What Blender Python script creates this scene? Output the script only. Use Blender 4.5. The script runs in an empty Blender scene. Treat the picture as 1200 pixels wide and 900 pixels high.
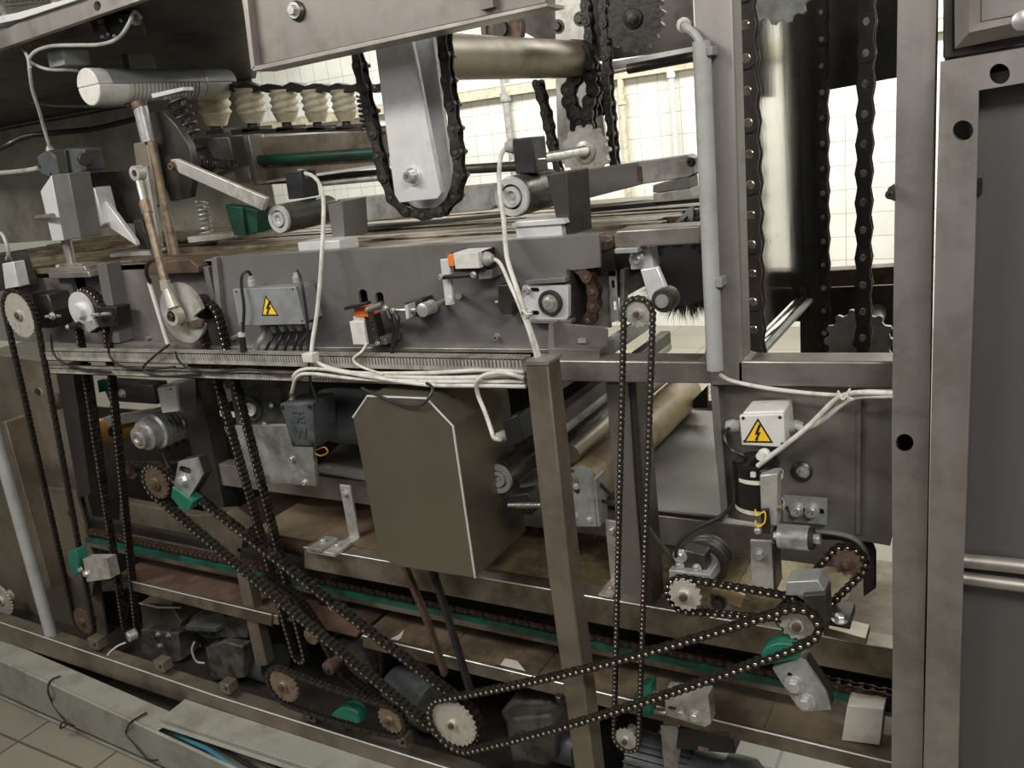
import bpy, bmesh, math, random
from mathutils import Vector, Matrix
random.seed(7)
PI = math.pi
scene = bpy.context.scene
COL = scene.collection
# ------------------------------------------------------------- camera
F = 1010.0
X_ = Vector((.870, .0365, -.4917)); Y_ = Vector((.487, -.300, .820))   # world axes in camera space (x right, y down, z forward)
Y_.normalize(); X_ = (X_ - Y_*X_.dot(Y_)).normalized(); D_ = -X_.cross(Y_); D_ = D_ if D_.y > 0 else -D_
CAMZ = 1.5
cam_d = bpy.data.cameras.new('camera'); cam = bpy.data.objects.new('camera', cam_d); COL.objects.link(cam)
cam_d.sensor_width = 36.0; cam_d.lens = 36.0*F/1200.0; cam_d.clip_start = .05
def c2w(x, y, z):
    v = Vector((x, y, z)); return Vector((v.dot(X_), v.dot(Y_), -v.dot(D_)))
R = Matrix((c2w(1,0,0), c2w(0,-1,0), c2w(0,0,-1))).transposed().to_4x4()
cam.matrix_world = Matrix.Translation((0,0,CAMZ)) @ R
scene.camera = cam
# ------------------------------------------------------------- exposure, world, lights
scene.view_settings.view_transform = 'Standard'; scene.view_settings.look = 'None'
scene.view_settings.exposure = 0.0; scene.view_settings.gamma = 1.0; scene.view_settings.use_curve_mapping = False
w = bpy.data.worlds.new('world'); scene.world = w; w.use_nodes = True
w.node_tree.nodes['Background'].inputs[0].default_value = (.95, .97, 1, 1)
w.node_tree.nodes['Background'].inputs[1].default_value = .055
def area(name, loc, target, sx, sy, power, col=(1,.97,.92)):
    l = bpy.data.lights.new(name, 'AREA'); l.shape = 'RECTANGLE'; l.size = sx; l.size_y = sy; l.energy = power; l.color = col
    o = bpy.data.objects.new(name, l); COL.objects.link(o); o.location = loc
    o.rotation_euler = (Vector(target)-Vector(loc)).to_track_quat('-Z', 'Y').to_euler(); return o
area('ceiling_light', (.9, -.35, 2.75), (-.6, 1.3, 1.1), 1.4, .22, 52, (1,.97,.93))
area('ceiling_light', (-2.1, -.25, 2.75), (-1.6, 1.3, 1.2), 1.4, .22, 46, (1,.96,.88))
area('ceiling_light', (-3.4, 4.3, 2.9), (-3.4, 5.0, .6), 3.0, .5, 110, (1,1,.96))
area('ceiling_light', (.2, 4.3, 2.9), (.2, 4.9, .6), 3.0, .5, 150, (1,1,.96))
area('fill_light', (-2.0, -1.1, 2.3), (-1.3, 1.3, 1.5), 3.0, .7, 9, (.98,.98,1))  # soft frontal fill added behind the camera, not a real window
# ------------------------------------------------------------- pixel <-> place
def ray(u, v): return c2w(u-600, v-450, F)
def P(u, v, Y):
    d = ray(u, v); p = d*(Y/d.y); return Vector((p.x, p.y, p.z+CAMZ))
def PX(u, v, X):
    d = ray(u, v); p = d*(X/d.x); return Vector((p.x, p.y, p.z+CAMZ))
def PZ(u, v, Z):
    d = ray(u, v); p = d*((Z-CAMZ)/d.z); return Vector((p.x, p.y, p.z+CAMZ))
def S(u, v, Y, n=1.0): return n*Y/ray(u, v).y       # metres covered by n pixels there
YV = Vector((0,1,0)); XV = Vector((1,0,0)); ZV = Vector((0,0,1))
# ------------------------------------------------------------- materials
MATS = {}
def mat(name, col, metal=0.0, rough=.5, var=.15, scale=6.0, dirt=None, dirt_amt=.5, dirt_scale=3.0, bump=0.0, streak=None, rvar=.15, spec=.5, emit=0):
    m = bpy.data.materials.new(name); m.use_nodes = True; nt = m.node_tree; N = nt.nodes; L = nt.links
    b = N['Principled BSDF']; b.inputs['Metallic'].default_value = metal; b.inputs['Specular IOR Level'].default_value = spec
    tc = N.new('ShaderNodeTexCoord'); mp = N.new('ShaderNodeMapping'); L.new(tc.outputs['Object'], mp.inputs[0])
    if streak: mp.inputs['Scale'].default_value = streak
    n1 = N.new('ShaderNodeTexNoise'); n1.inputs['Scale'].default_value = scale*3; n1.inputs['Detail'].default_value = 6; n1.inputs['Roughness'].default_value = .6
    L.new(mp.outputs[0], n1.inputs['Vector'])
    r1 = N.new('ShaderNodeMapRange'); r1.inputs[1].default_value = .3; r1.inputs[2].default_value = .7
    r1.inputs[3].default_value = 1-var; r1.inputs[4].default_value = 1+var; L.new(n1.outputs[0], r1.inputs[0])
    mx = N.new('ShaderNodeMix'); mx.data_type = 'RGBA'; mx.blend_type = 'MULTIPLY'; mx.inputs[0].default_value = 1
    mx.inputs[6].default_value = (*col, 1); L.new(r1.outputs[0], mx.inputs[7]); out = mx.outputs[2]
    if dirt:
        n2 = N.new('ShaderNodeTexNoise'); n2.inputs['Scale'].default_value = dirt_scale*3; n2.inputs['Detail'].default_value = 8; n2.inputs['Roughness'].default_value = .68
        L.new(tc.outputs['Object'], n2.inputs['Vector'])
        r2 = N.new('ShaderNodeMapRange'); r2.inputs[1].default_value = .5-.14*dirt_amt*2+.06; r2.inputs[2].default_value = .72-.14*dirt_amt
        r2.inputs[3].default_value = 0; r2.inputs[4].default_value = min(1, .35+dirt_amt); r2.interpolation_type = 'SMOOTHSTEP'; L.new(n2.outputs[0], r2.inputs[0])
        m2 = N.new('ShaderNodeMix'); m2.data_type = 'RGBA'; L.new(r2.outputs[0], m2.inputs[0]); L.new(out, m2.inputs[6]); m2.inputs[7].default_value = (*dirt, 1); out = m2.outputs[2]
    L.new(out, b.inputs['Base Color'])
    r3 = N.new('ShaderNodeMapRange'); r3.inputs[1].default_value = .3; r3.inputs[2].default_value = .7
    r3.inputs[3].default_value = max(.03, rough-rvar*.6); r3.inputs[4].default_value = min(1, rough+rvar); L.new(n1.outputs[0], r3.inputs[0]); L.new(r3.outputs[0], b.inputs['Roughness'])
    if bump:
        bp = N.new('ShaderNodeBump'); bp.inputs['Strength'].default_value = bump; bp.inputs['Distance'].default_value = .004; L.new(n1.outputs[0], bp.inputs['Height']); L.new(bp.outputs[0], b.inputs['Normal'])
    if emit:
        b.inputs['Emission Color'].default_value = (*col, 1); b.inputs['Emission Strength'].default_value = emit
    MATS[name] = m; return m
mat('steel', (.40,.37,.345), .75, .38, .10, 2.0, (.24,.21,.185), .45, 1.6, streak=(1,1,.12))
mat('steel_h', (.36,.335,.31), .75, .36, .10, 2.0, (.2,.17,.145), .5, 1.6, streak=(.12,1,1))
mat('steel_warm', (.30,.26,.205), .75, .42, .10, 2.0, (.15,.125,.09), .45, 1.5, streak=(1,1,.12))
mat('steel_warm_h', (.28,.245,.19), .7, .42, .14, 2.0, (.12,.09,.06), .6, 2.0, streak=(.12,1,1))
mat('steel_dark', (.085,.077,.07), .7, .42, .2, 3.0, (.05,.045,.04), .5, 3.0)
mat('hood_steel', (.27,.245,.185), .85, .42, .06, 1.5, (.24,.215,.16), .4, 1.0, streak=(1,1,.2), rvar=.08)
mat('polished', (.55,.54,.50), 1.0, .13, .06, 1.0, None, streak=(1,1,.3), bump=.5)
mat('paint_grey', (.155,.150,.145), .25, .42, .07, 1.5, (.10,.09,.08), .35, 1.2)
mat('paint_mid', (.20,.19,.18), .3, .42, .10, 1.5, (.12,.10,.085), .4, 1.2)
mat('plate_brown', (.235,.215,.195), .5, .42, .10, 1.5, (.14,.115,.095), .5, 1.3, streak=(1,1,.35))
mat('door_panel', (.155,.15,.148), .6, .40, .05, 1.0, (.15,.145,.14), .4, .8, streak=(1,1,.2))
mat('alu', (.72,.72,.72), .35, .36, .07, 4, (.48,.48,.48), .4, 4)
mat('alu_dirty', (.52,.51,.48), .5, .40, .15, 6, (.24,.19,.13), .4, 5)
mat('drum_dark', (.13,.135,.115), .7, .28, .12, 6, (.06,.06,.05), .4, 4)
mat('wet_gold', (.34,.27,.15), .35, .22, .3, 5, (.12,.085,.05), .5, 4, bump=.3)
mat('disc', (.60,.60,.58), .45, .3, .06, 8)
mat('zinc', (.60,.60,.58), .65, .28, .12, 8, (.22,.19,.15), .35, 8)
mat('galv', (.42,.44,.42), .55, .45, .12, 6, (.20,.19,.16), .5, 4)
mat('grease', (.020,.017,.014), .3, .40, .4, 20, (.06,.045,.035), .35, 20, bump=.3)
mat('chain', (.085,.072,.06), .75, .34, .3, 20, (.02,.015,.012), .55, 18, bump=.15)
mat('chain_rust', (.10,.06,.045), .5, .45, .3, 20, (.04,.022,.016), .55, 18, bump=.15)
mat('pin', (.42,.38,.33), .9, .24, .2, 10)
mat('rust', (.15,.105,.075), .4, .55, .3, 9, (.07,.04,.028), .55, 9, bump=.3)
mat('sprocket_worn', (.58,.55,.48), .45, .42, .15, 9, (.22,.17,.12), .3, 9, bump=.15)
mat('sprocket_rust', (.33,.265,.195), .6, .45, .25, 9, (.12,.07,.04), .5, 9, bump=.2)
mat('black', (.012,.012,.012), 0, .42, .2, 6)
mat('black_gloss', (.010,.010,.010), 0, .12, .1, 6)
mat('rubber', (.018,.017,.016), 0, .62, .3, 8)
mat('motor_grey', (.085,.095,.10), .2, .45, .12, 6, (.035,.032,.028), .4, 5)
mat('motor_dirty', (.105,.10,.09), .2, .55, .2, 8, (.035,.028,.02), .6, 6, bump=.2)
mat('box_grey', (.22,.23,.235), 0, .42, .05, 5, (.15,.15,.145), .3, 4)
mat('box_white', (.62,.61,.58), 0, .4, .05, 5, (.40,.37,.32), .3, 5)
mat('white_plastic', (.66,.63,.56), 0, .35, .05, 5, (.42,.37,.29), .4, 4)
mat('grey_plastic', (.23,.24,.23), 0, .45, .08, 6)
mat('lens', (.55,.53,.47), 0, .25, .05, 4, (.40,.36,.28), .3, 3)
mat('cable_white', (.60,.59,.55), 0, .42, .08, 10, (.34,.31,.26), .4, 8)
mat('cable_grey', (.33,.33,.31), 0, .45, .1, 10, (.2,.18,.15), .4, 8)
mat('cable_black', (.015,.015,.015), 0, .4, .1, 10)
mat('conduit', (.36,.37,.36), 0, .40, .05, 5, (.26,.25,.23), .4, 3)
mat('duct', (.34,.33,.30), 0, .5, .12, 8, (.16,.14,.11), .5, 6)
mat('green', (.015,.15,.10), 0, .45, .1, 8, (.015,.07,.045), .4, 6)
mat('green_mid', (.012,.10,.07), 0, .4, .2, 8, (.01,.03,.022), .55, 5)
mat('green_dark', (.008,.055,.035), 0, .38, .1, 5, (.01,.02,.015), .4, 4)
mat('orange', (.78,.17,.02), 0, .4, .06, 6)
mat('orange_dull', (.62,.30,.04), 0, .45, .1, 6)
mat('yellow', (.85,.52,.02), 0, .45, .04, 6)
mat('mark_black', (.012,.012,.012), 0, .5, .05, 6)
mat('bristle', (.008,.008,.008), 0, .7, .1, 6)
mat('slat', (.33,.27,.18), .55, .35, .25, 4, (.06,.04,.025), .6, 3, streak=(.15,2,2))
mat('bellow_white', (.62,.57,.43), 0, .5, .12, 6, (.36,.30,.19), .5, 6)
mat('tray_brown', (.19,.145,.095), .25, .5, .2, 3, (.07,.045,.028), .6, 2.2)
mat('tray_red', (.13,.08,.055), .15, .6, .25, 4, (.07,.04,.028), .55, 3)
mat('wood_plank', (.18,.14,.09), .1, .5, .15, 3, (.12,.08,.05), .5, 2, streak=(.3,1,1))
mat('belt', (.30,.285,.265), .2, .42, .08, 2, (.22,.20,.185), .5, 1.2)
mat('film', (.42,.33,.17), .1, .42, .2, 4, (.22,.13,.07), .5, 3)
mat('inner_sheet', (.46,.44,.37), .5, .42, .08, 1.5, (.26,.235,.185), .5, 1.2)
mat('trunking', (.31,.31,.27), .1, .5, .06, 3, (.20,.185,.15), .4, 2.5)
mat('blue_pipe', (.05,.20,.27), 0, .4, .1, 5)
mat('concrete', (.30,.28,.24), 0, .7, .1, 3)
mat('ceiling_paint', (.55,.55,.52), 0, .8, .04, 3)
mat('hole_dark', (.01,.01,.01), 0, .8, .1, 3)
mat('white_hose', (.7,.7,.66), 0, .4, .05, 3)
def tile_mat(name, c1, c2, grout, size, off=(0,0,0), rough=.25, plane='XZ', mortar=.012, ratio=1.0):
    m = bpy.data.materials.new(name); m.use_nodes = True; N = m.node_tree.nodes; L = m.node_tree.links; b = N['Principled BSDF']
    tc = N.new('ShaderNodeTexCoord'); sp = N.new('ShaderNodeSeparateXYZ'); cb = N.new('ShaderNodeCombineXYZ'); L.new(tc.outputs['Object'], sp.inputs[0])
    L.new(sp.outputs[0], cb.inputs[0]); L.new(sp.outputs[2 if plane == 'XZ' else 1], cb.inputs[1])
    br = N.new('ShaderNodeTexBrick'); br.offset = 0; br.inputs['Scale'].default_value = 1/size; br.inputs['Brick Width'].default_value = ratio; br.inputs['Row Height'].default_value = 1.0
    br.inputs['Mortar Size'].default_value = mortar; br.inputs['Color1'].default_value = (*c1,1); br.inputs['Color2'].default_value = (*c2,1); br.inputs['Mortar'].default_value = (*grout,1)
    L.new(cb.outputs[0], br.inputs['Vector']); n = N.new('ShaderNodeTexNoise'); n.inputs['Scale'].default_value = 2.5; n.inputs['Detail'].default_value = 5; L.new(tc.outputs['Object'], n.inputs['Vector'])
    r = N.new('ShaderNodeMapRange'); r.inputs[1].default_value = .3; r.inputs[2].default_value = .7; r.inputs[3].default_value = .86; r.inputs[4].default_value = 1.08; L.new(n.outputs[0], r.inputs[0])
    mx = N.new('ShaderNodeMix'); mx.data_type = 'RGBA'; mx.blend_type = 'MULTIPLY'; mx.inputs[0].default_value = 1; L.new(br.outputs['Color'], mx.inputs[6]); L.new(r.outputs[0], mx.inputs[7])
    L.new(mx.outputs[2], b.inputs['Base Color']); b.inputs['Roughness'].default_value = rough; MATS[name] = m
tile_mat('wall_tile', (.78,.77,.70), (.74,.73,.66), (.30,.28,.23), .15, mortar=.012)
tile_mat('floor_tile', (.27,.25,.20), (.24,.22,.175), (.10,.085,.065), .33, plane='XY', mortar=.012, rough=.35)
# ------------------------------------------------------------- mesh builder
class MB:
    def __init__(s): s.bm = bmesh.new()
    def _f(s, vs, faces, mi=0):
        V = [s.bm.verts.new(v) for v in vs]
        for f in faces:
            try: fc = s.bm.faces.new([V[i] for i in f]); fc.material_index = mi
            except ValueError: pass
        return s
    def hexa(s, v, mi=0): return s._f(v, [(0,1,2,3),(7,6,5,4),(0,4,5,1),(1,5,6,2),(2,6,7,3),(3,7,4,0)], mi)
    def box(s, a, b, mi=0):
        x0,y0,z0 = [min(a[i],b[i]) for i in range(3)]; x1,y1,z1 = [max(a[i],b[i]) for i in range(3)]
        return s.hexa([(x0,y0,z0),(x1,y0,z0),(x1,y0,z1),(x0,y0,z1),(x0,y1,z0),(x1,y1,z0),(x1,y1,z1),(x0,y1,z1)], mi)
    def fbox(s, u0, v0, u1, v1, Y, d, mi=0, tilt=0):          # box whose front face covers these pixels at depth Y
        uc, vc = (u0+u1)/2, (v0+v1)/2; c = P(uc, vc, Y); hx = abs(P(u1,vc,Y).x-P(u0,vc,Y).x)/2; hz = abs(P(uc,v1,Y).z-P(uc,v0,Y).z)/2
        if tilt: return s.obox(c+YV*d/2, (hx*2, d, hz*2), rot=Matrix.Rotation(math.radians(tilt), 3, 'Y'), mi=mi)
        return s.box((c.x-hx, Y, c.z-hz), (c.x+hx, Y+d, c.z+hz), mi)
    def obox(s, c, size, rot=None, mi=0):
        rot = rot or Matrix.Identity(3); c = Vector(c); h = [k/2 for k in size]
        vs = [(-1,-1,-1),(1,-1,-1),(1,-1,1),(-1,-1,1),(-1,1,-1),(1,1,-1),(1,1,1),(-1,1,1)]
        return s.hexa([c + rot @ Vector((a*h[0], b*h[1], e*h[2])) for a,b,e in vs], mi)
    def bar(s, a, b, h, d, mi=0):                             # a, b = top front edge; hangs down h, runs back d
        a, b = Vector(a), Vector(b); dz = Vector((0,0,-h)); dy = YV*d
        return s.hexa([a+dz, b+dz, b, a, a+dz+dy, b+dz+dy, b+dy, a+dy], mi)
    def beam(s, a, b, wid, dep, side=YV, mi=0):               # square bar from a to b, wid across, dep along side
        a, b = Vector(a), Vector(b); x = (b-a).normalized(); y = (side - x*side.dot(x)).normalized(); z = x.cross(y)
        y = y*dep/2; z = z*wid/2
        return s.hexa([a-y-z, b-y-z, b-y+z, a-y+z, a+y-z, b+y-z, b+y+z, a+y+z], mi)
    def poly(s, px, Y, d, mi=0, raw=False):
        pts = [Vector(p) for p in px] if raw else [P(u, v, Y) for u, v in px]
        dy = YV*d; n = len(pts); V = [s.bm.verts.new(p) for p in pts] + [s.bm.verts.new(p+dy) for p in pts]
        fs = [list(range(n)), list(range(2*n-1, n-1, -1))] + [(i, i+n, (i+1) % n+n, (i+1) % n) for i in range(n)]
        for f in fs: fc = s.bm.faces.new([V[i] for i in f]); fc.material_index = mi
        return s
    def plate(s, loops, Y, d, mi=0, world=False):             # plate in the XZ plane with holes
        cu = bpy.data.curves.new('tmp', 'CURVE'); cu.dimensions = '2D'; cu.fill_mode = 'BOTH'; cu.extrude = d/2
        for lp in loops:
            pts = [(p[0], p[1]) for p in lp] if world else [(q.x, q.z) for q in (P(u, v, Y) for u, v in lp)]
            sp = cu.splines.new('POLY'); sp.points.add(len(pts)-1)
            for i, p in enumerate(pts): sp.points[i].co = (p[0], p[1], 0, 1)
            sp.use_cyclic_u = True
        return s._curve(cu, Matrix(((1,0,0,0),(0,0,-1,Y+d/2),(0,1,0,0),(0,0,0,1))), mi)
    def _curve(s, cu, M, mi=0):
        o = bpy.data.objects.new('tmp', cu); COL.objects.link(o); bpy.context.view_layer.update()
        me = bpy.data.meshes.new_from_object(o.evaluated_get(bpy.context.evaluated_depsgraph_get())); n0 = len(s.bm.verts); f0 = len(s.bm.faces)
        s.bm.from_mesh(me); s.bm.verts.ensure_lookup_table(); s.bm.faces.ensure_lookup_table()
        for v in s.bm.verts[n0:]: v.co = M @ v.co
        for f in s.bm.faces[f0:]: f.material_index = mi
        bpy.data.objects.remove(o); bpy.data.curves.remove(cu); bpy.data.meshes.remove(me); return s
    def text(s, txt, c, height, right=XV, up=ZV, depth=.0006, mi=0):
        cu = bpy.data.curves.new('tmp', 'FONT'); cu.body = txt; cu.size = height*1.4; cu.extrude = depth; cu.align_x = 'CENTER'; cu.align_y = 'CENTER'
        r, u = Vector(right).normalized(), Vector(up).normalized(); n = r.cross(u)
        M = Matrix((r, u, n)).transposed().to_4x4(); M.translation = Vector(c); return s._curve(cu, M, mi)
    def cyl(s, a, b, r, r2=None, seg=24, mi=0):
        a, b = Vector(a), Vector(b); return s.lathe(a, b-a, [(0, 0), (0, r), ((b-a).length, r if r2 is None else r2), ((b-a).length, 0)], seg, mi)
    def lathe(s, c, axis, prof, seg=24, mi=0):
        c = Vector(c); ax = Vector(axis).normalized(); t = Vector((0,0,1)) if abs(ax.z) < .9 else Vector((1,0,0)); e1 = ax.cross(t).normalized(); e2 = ax.cross(e1)
        rings = []
        for h, r in prof:
            if r <= 1e-6: rings.append([s.bm.verts.new(c+ax*h)])
            else: rings.append([s.bm.verts.new(c+ax*h+(e1*math.cos(2*PI*i/seg)+e2*math.sin(2*PI*i/seg))*r) for i in range(seg)])
        for A, B in zip(rings, rings[1:]):
            for i in range(seg):
                j = (i+1) % seg
                q = [A[0], B[i], B[j]] if len(A) == 1 and len(B) > 1 else [A[i], B[0], A[j]] if len(B) == 1 and len(A) > 1 else [A[i], B[i], B[j], A[j]] if len(A) > 1 else None
                if q: fc = s.bm.faces.new(q); fc.material_index = mi
        return s
    def tube(s, pts, r, seg=10, smooth=True, closed=False, mi=0):
        p = crom(pts, closed) if smooth and len(pts) > 2 else [Vector(q) for q in pts]
        n = len(p); rings = []; prev = None
        for i in range(n):
            t = ((p[(i+1) % n]-p[i-1]) if closed else (p[min(i+1, n-1)]-p[max(i-1, 0)])).normalized()
            if prev is None: prev = t.orthogonal().normalized()
            prev = (prev - t*prev.dot(t)).normalized(); b = t.cross(prev); rr = r[min(i, len(r)-1)] if isinstance(r, (list, tuple)) else r
            rings.append([s.bm.verts.new(p[i]+(prev*math.cos(2*PI*k/seg)+b*math.sin(2*PI*k/seg))*rr) for k in range(seg)])
        m = n if closed else n-1
        for i in range(m):
            A, B = rings[i], rings[(i+1) % n]
            for k in range(seg): s.bm.faces.new([A[k], A[(k+1) % seg], B[(k+1) % seg], B[k]]).material_index = mi
        if not closed:
            s.bm.faces.new(rings[0][::-1]).material_index = mi; s.bm.faces.new(rings[-1]).material_index = mi
        return s
    def tpx(s, pts, r, seg=10, **k): return s.tube([P(*q) for q in pts], r, seg, **k)
    def bolt(s, c, axis, r, hh=None, washer=True, mi=0, seg=6):     # hex bolt head standing out along axis
        ax = Vector(axis).normalized(); hh = hh or r*.9; c = Vector(c)
        if washer: s.lathe(c, ax, [(0,0),(0,r*1.5),(r*.25,r*1.5),(r*.25,0)], 18, mi)
        o = r*.25 if washer else 0
        s.lathe(c+ax*o, ax, [(0,0),(0,r),(hh*.85,r),(hh,r*.85),(hh,0)], seg, mi); return s
    def cap(s, c, axis, r, hh=None, mi=0):                     # socket cap screw
        ax = Vector(axis).normalized(); hh = hh or r*1.2; c = Vector(c)
        s.lathe(c, ax, [(0,0),(0,r*1.45),(r*.2,r*1.45),(r*.2,r),(hh*.92,r),(hh,r*.9),(hh,r*.5),(hh*.5,r*.45),(hh*.5,0)], 18, mi); return s
    def spring(s, a, b, Rr, r, turns, seg=6, mi=0):
        a, b = Vector(a), Vector(b); ax = (b-a).normalized(); e1 = ax.orthogonal().normalized(); e2 = ax.cross(e1); n = int(turns*14)
        return s.tube([a+(b-a)*(i/n)+(e1*math.cos(2*PI*turns*i/n)+e2*math.sin(2*PI*turns*i/n))*Rr for i in range(n+1)], r, seg, smooth=False, mi=mi)
    def gear(s, c, Rt, n, th, depth=None, axis='Y', hole=0, mi=0):
        h = depth or Rt*PI/n*.55; o = []
        for i in range(n):
            a = 2*PI*i/n; w_ = 2*PI/n
            for da, rr in ((-.34, Rt-h), (-.12, Rt), (.12, Rt), (.34, Rt-h)): o.append((c[0]+math.cos(a+da*w_)*rr, c[2]+math.sin(a+da*w_)*rr))
        L = [o]
        if hole: L.append([(c[0]+math.cos(2*PI*i/20)*hole, c[2]+math.sin(2*PI*i/20)*hole) for i in range(20)])
        return s.plate(L, c[1], th, mi, world=True)
def circ(u, v, r, n=20, ry=None): return [(u+r*math.cos(2*PI*i/n), v+(ry or r)*math.sin(2*PI*i/n)) for i in range(n)]
def slot(u0, v0, u1, v1, r, n=8):                              # rounded slot outline in pixels
    a = math.atan2(v1-v0, u1-u0); o = []
    for i in range(n+1): t = a+PI/2+PI*i/n; o.append((u0+r*math.cos(t), v0+r*math.sin(t)))
    for i in range(n+1): t = a-PI/2+PI*i/n; o.append((u1+r*math.cos(t), v1+r*math.sin(t)))
    return o
def rrect(u0, v0, u1, v1, r, n=5):
    o = []
    for cx, cy, a0 in ((u1-r, v1-r, 0), (u0+r, v1-r, PI/2), (u0+r, v0+r, PI), (u1-r, v0+r, 1.5*PI)):
        for i in range(n+1): o.append((cx+r*math.cos(a0+PI/2*i/n), cy+r*math.sin(a0+PI/2*i/n)))
    return o
def crom(pts, closed=False, k=6):
    p = [Vector(q) for q in pts]; n = len(p); out = []
    for i in range(n if closed else n-1):
        a, b, c, d = (p[(i-1) % n], p[i], p[(i+1) % n], p[(i+2) % n]) if closed else (p[max(i-1,0)], p[i], p[i+1], p[min(i+2,n-1)])
        for j in range(k):
            t = j/k; out.append(.5*((2*b)+(c-a)*t+(2*a-5*b+4*c-d)*t*t+(3*b-a-3*c+d)*t**3))
    if not closed: out.append(p[-1])
    return out
# ------------------------------------------------------------- objects
def build(name, mb, m, parent=None, label=None, bevel=0, origin=None, smooth=35):
    bmesh.ops.recalc_face_normals(mb.bm, faces=mb.bm.faces)
    me = bpy.data.meshes.new(name)
    if origin is None:
        origin = parent.matrix_world.translation if parent else None
        if origin is None:
            xs = [v.co for v in mb.bm.verts]; origin = Vector((sum(v.x for v in xs)/len(xs), sum(v.y for v in xs)/len(xs), min(v.z for v in xs)))
    origin = Vector(origin); bmesh.ops.translate(mb.bm, verts=mb.bm.verts, vec=-origin)
    mb.bm.to_mesh(me); mb.bm.free()
    for x in (m if isinstance(m, (list, tuple)) else [m]): me.materials.append(MATS[x])
    if smooth:
        for p in me.polygons: p.use_smooth = True
        me.set_sharp_from_angle(angle=math.radians(smooth))
    o = bpy.data.objects.new(name, me); COL.objects.link(o)
    if parent:
        o.parent = parent; o.location = origin-parent.matrix_world.translation
    else: o.location = origin
    if bevel:
        b = o.modifiers.new('edge', 'BEVEL'); b.width = bevel; b.segments = 2; b.limit_method = 'ANGLE'; b.angle_limit = math.radians(50)
    if label: o['label'] = label
    o.matrix_world = Matrix.Translation(origin)
    if parent: o.matrix_parent_inverse = Matrix.Identity(4); o.matrix_basis = Matrix.Translation(origin-parent.matrix_world.translation)
    return o
def tag(o, label, cat, group=None, kind=None):
    o['label'] = label; o['category'] = cat
    if group: o['group'] = group
    if kind: o['kind'] = kind
    return o
def thing(name, label, cat, loc, group=None):
    o = bpy.data.objects.new(name, None); COL.objects.link(o); o.empty_display_size = .02; o.location = loc; o.matrix_world = Matrix.Translation(Vector(loc))
    return tag(o, label, cat, group)
def solo(name, label, cat, mb, m, bevel=0, group=None, kind=None): return tag(build(name, mb, m, bevel=bevel), label, cat, group, kind)
def struct(name, mb, m, bevel=0):
    o = build(name, mb, m, bevel=bevel); o['kind'] = 'structure'; return o
# ------------------------------------------------------------- chains and sprockets
LINKS = {}
def link_meshes(pitch, ht, wid, plates, pins, pinout=0, roller=None):
    key = (round(pitch,4), ht, wid, plates, pins, pinout)
    if key in LINKS: return LINKS[key]
    res = []
    for outer in (True, False):
        mb = MB(); y = wid/2 if outer else wid/2*.70; th = wid*.13; o = []
        for cx, s0 in ((pitch/2, -PI/2), (-pitch/2, PI/2)):
            for i in range(7): a = s0+PI*i/6; o.append((cx+math.cos(a)*ht/2, math.sin(a)*ht/2))
            o.append((0, ht*.36 if cx > 0 else -ht*.36))
        for sy in (-1, 1):
            yy = sy*y - th/2; pts = [Vector((a, yy, b)) for a, b in o]
            mb.poly(pts, 0, th, raw=True)
        rp = ht*.24
        for cx in (-pitch/2, pitch/2):
            if outer: mb.lathe((cx, -y-th*1.1, 0), YV, [(0,0),(0,rp*.8),(th*.4,rp),(2*y+th*2.2-th*.4,rp),(2*y+th*2.2+pinout,rp*.8),(2*y+th*2.2+pinout,0)], 8, 1)
            else: mb.lathe((cx, -y, 0), YV, [(0,0),(0,roller or ht*.42),(2*y,roller or ht*.42),(2*y,0)], 8, 0)
        bmesh.ops.recalc_face_normals(mb.bm, faces=mb.bm.faces); me = bpy.data.meshes.new('outer_link' if outer else 'inner_link'); mb.bm.to_mesh(me); mb.bm.free()
        me.materials.append(MATS[plates]); me.materials.append(MATS[pins])
        for p in me.polygons: p.use_smooth = True
        me.set_sharp_from_angle(angle=math.radians(35)); res.append(me)
    LINKS[key] = res; return res
def resample(path, pitch, closed):
    p = [Vector(q) for q in path]
    if closed: p.append(p[0])
    Ls = [(b-a).length for a, b in zip(p, p[1:])]; tot = sum(Ls); n = max(2, round(tot/pitch))
    if closed and n % 2: n += 1
    st = tot/n; out = []; i = 0; acc = 0
    for k in range(n+1):
        s = min(k*st, tot-1e-9)
        while i < len(Ls)-1 and acc+Ls[i] < s: acc += Ls[i]; i += 1
        out.append(p[i].lerp(p[i+1], max(0, min(1, (s-acc)/max(Ls[i],1e-9)))))
    return out, st
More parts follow.
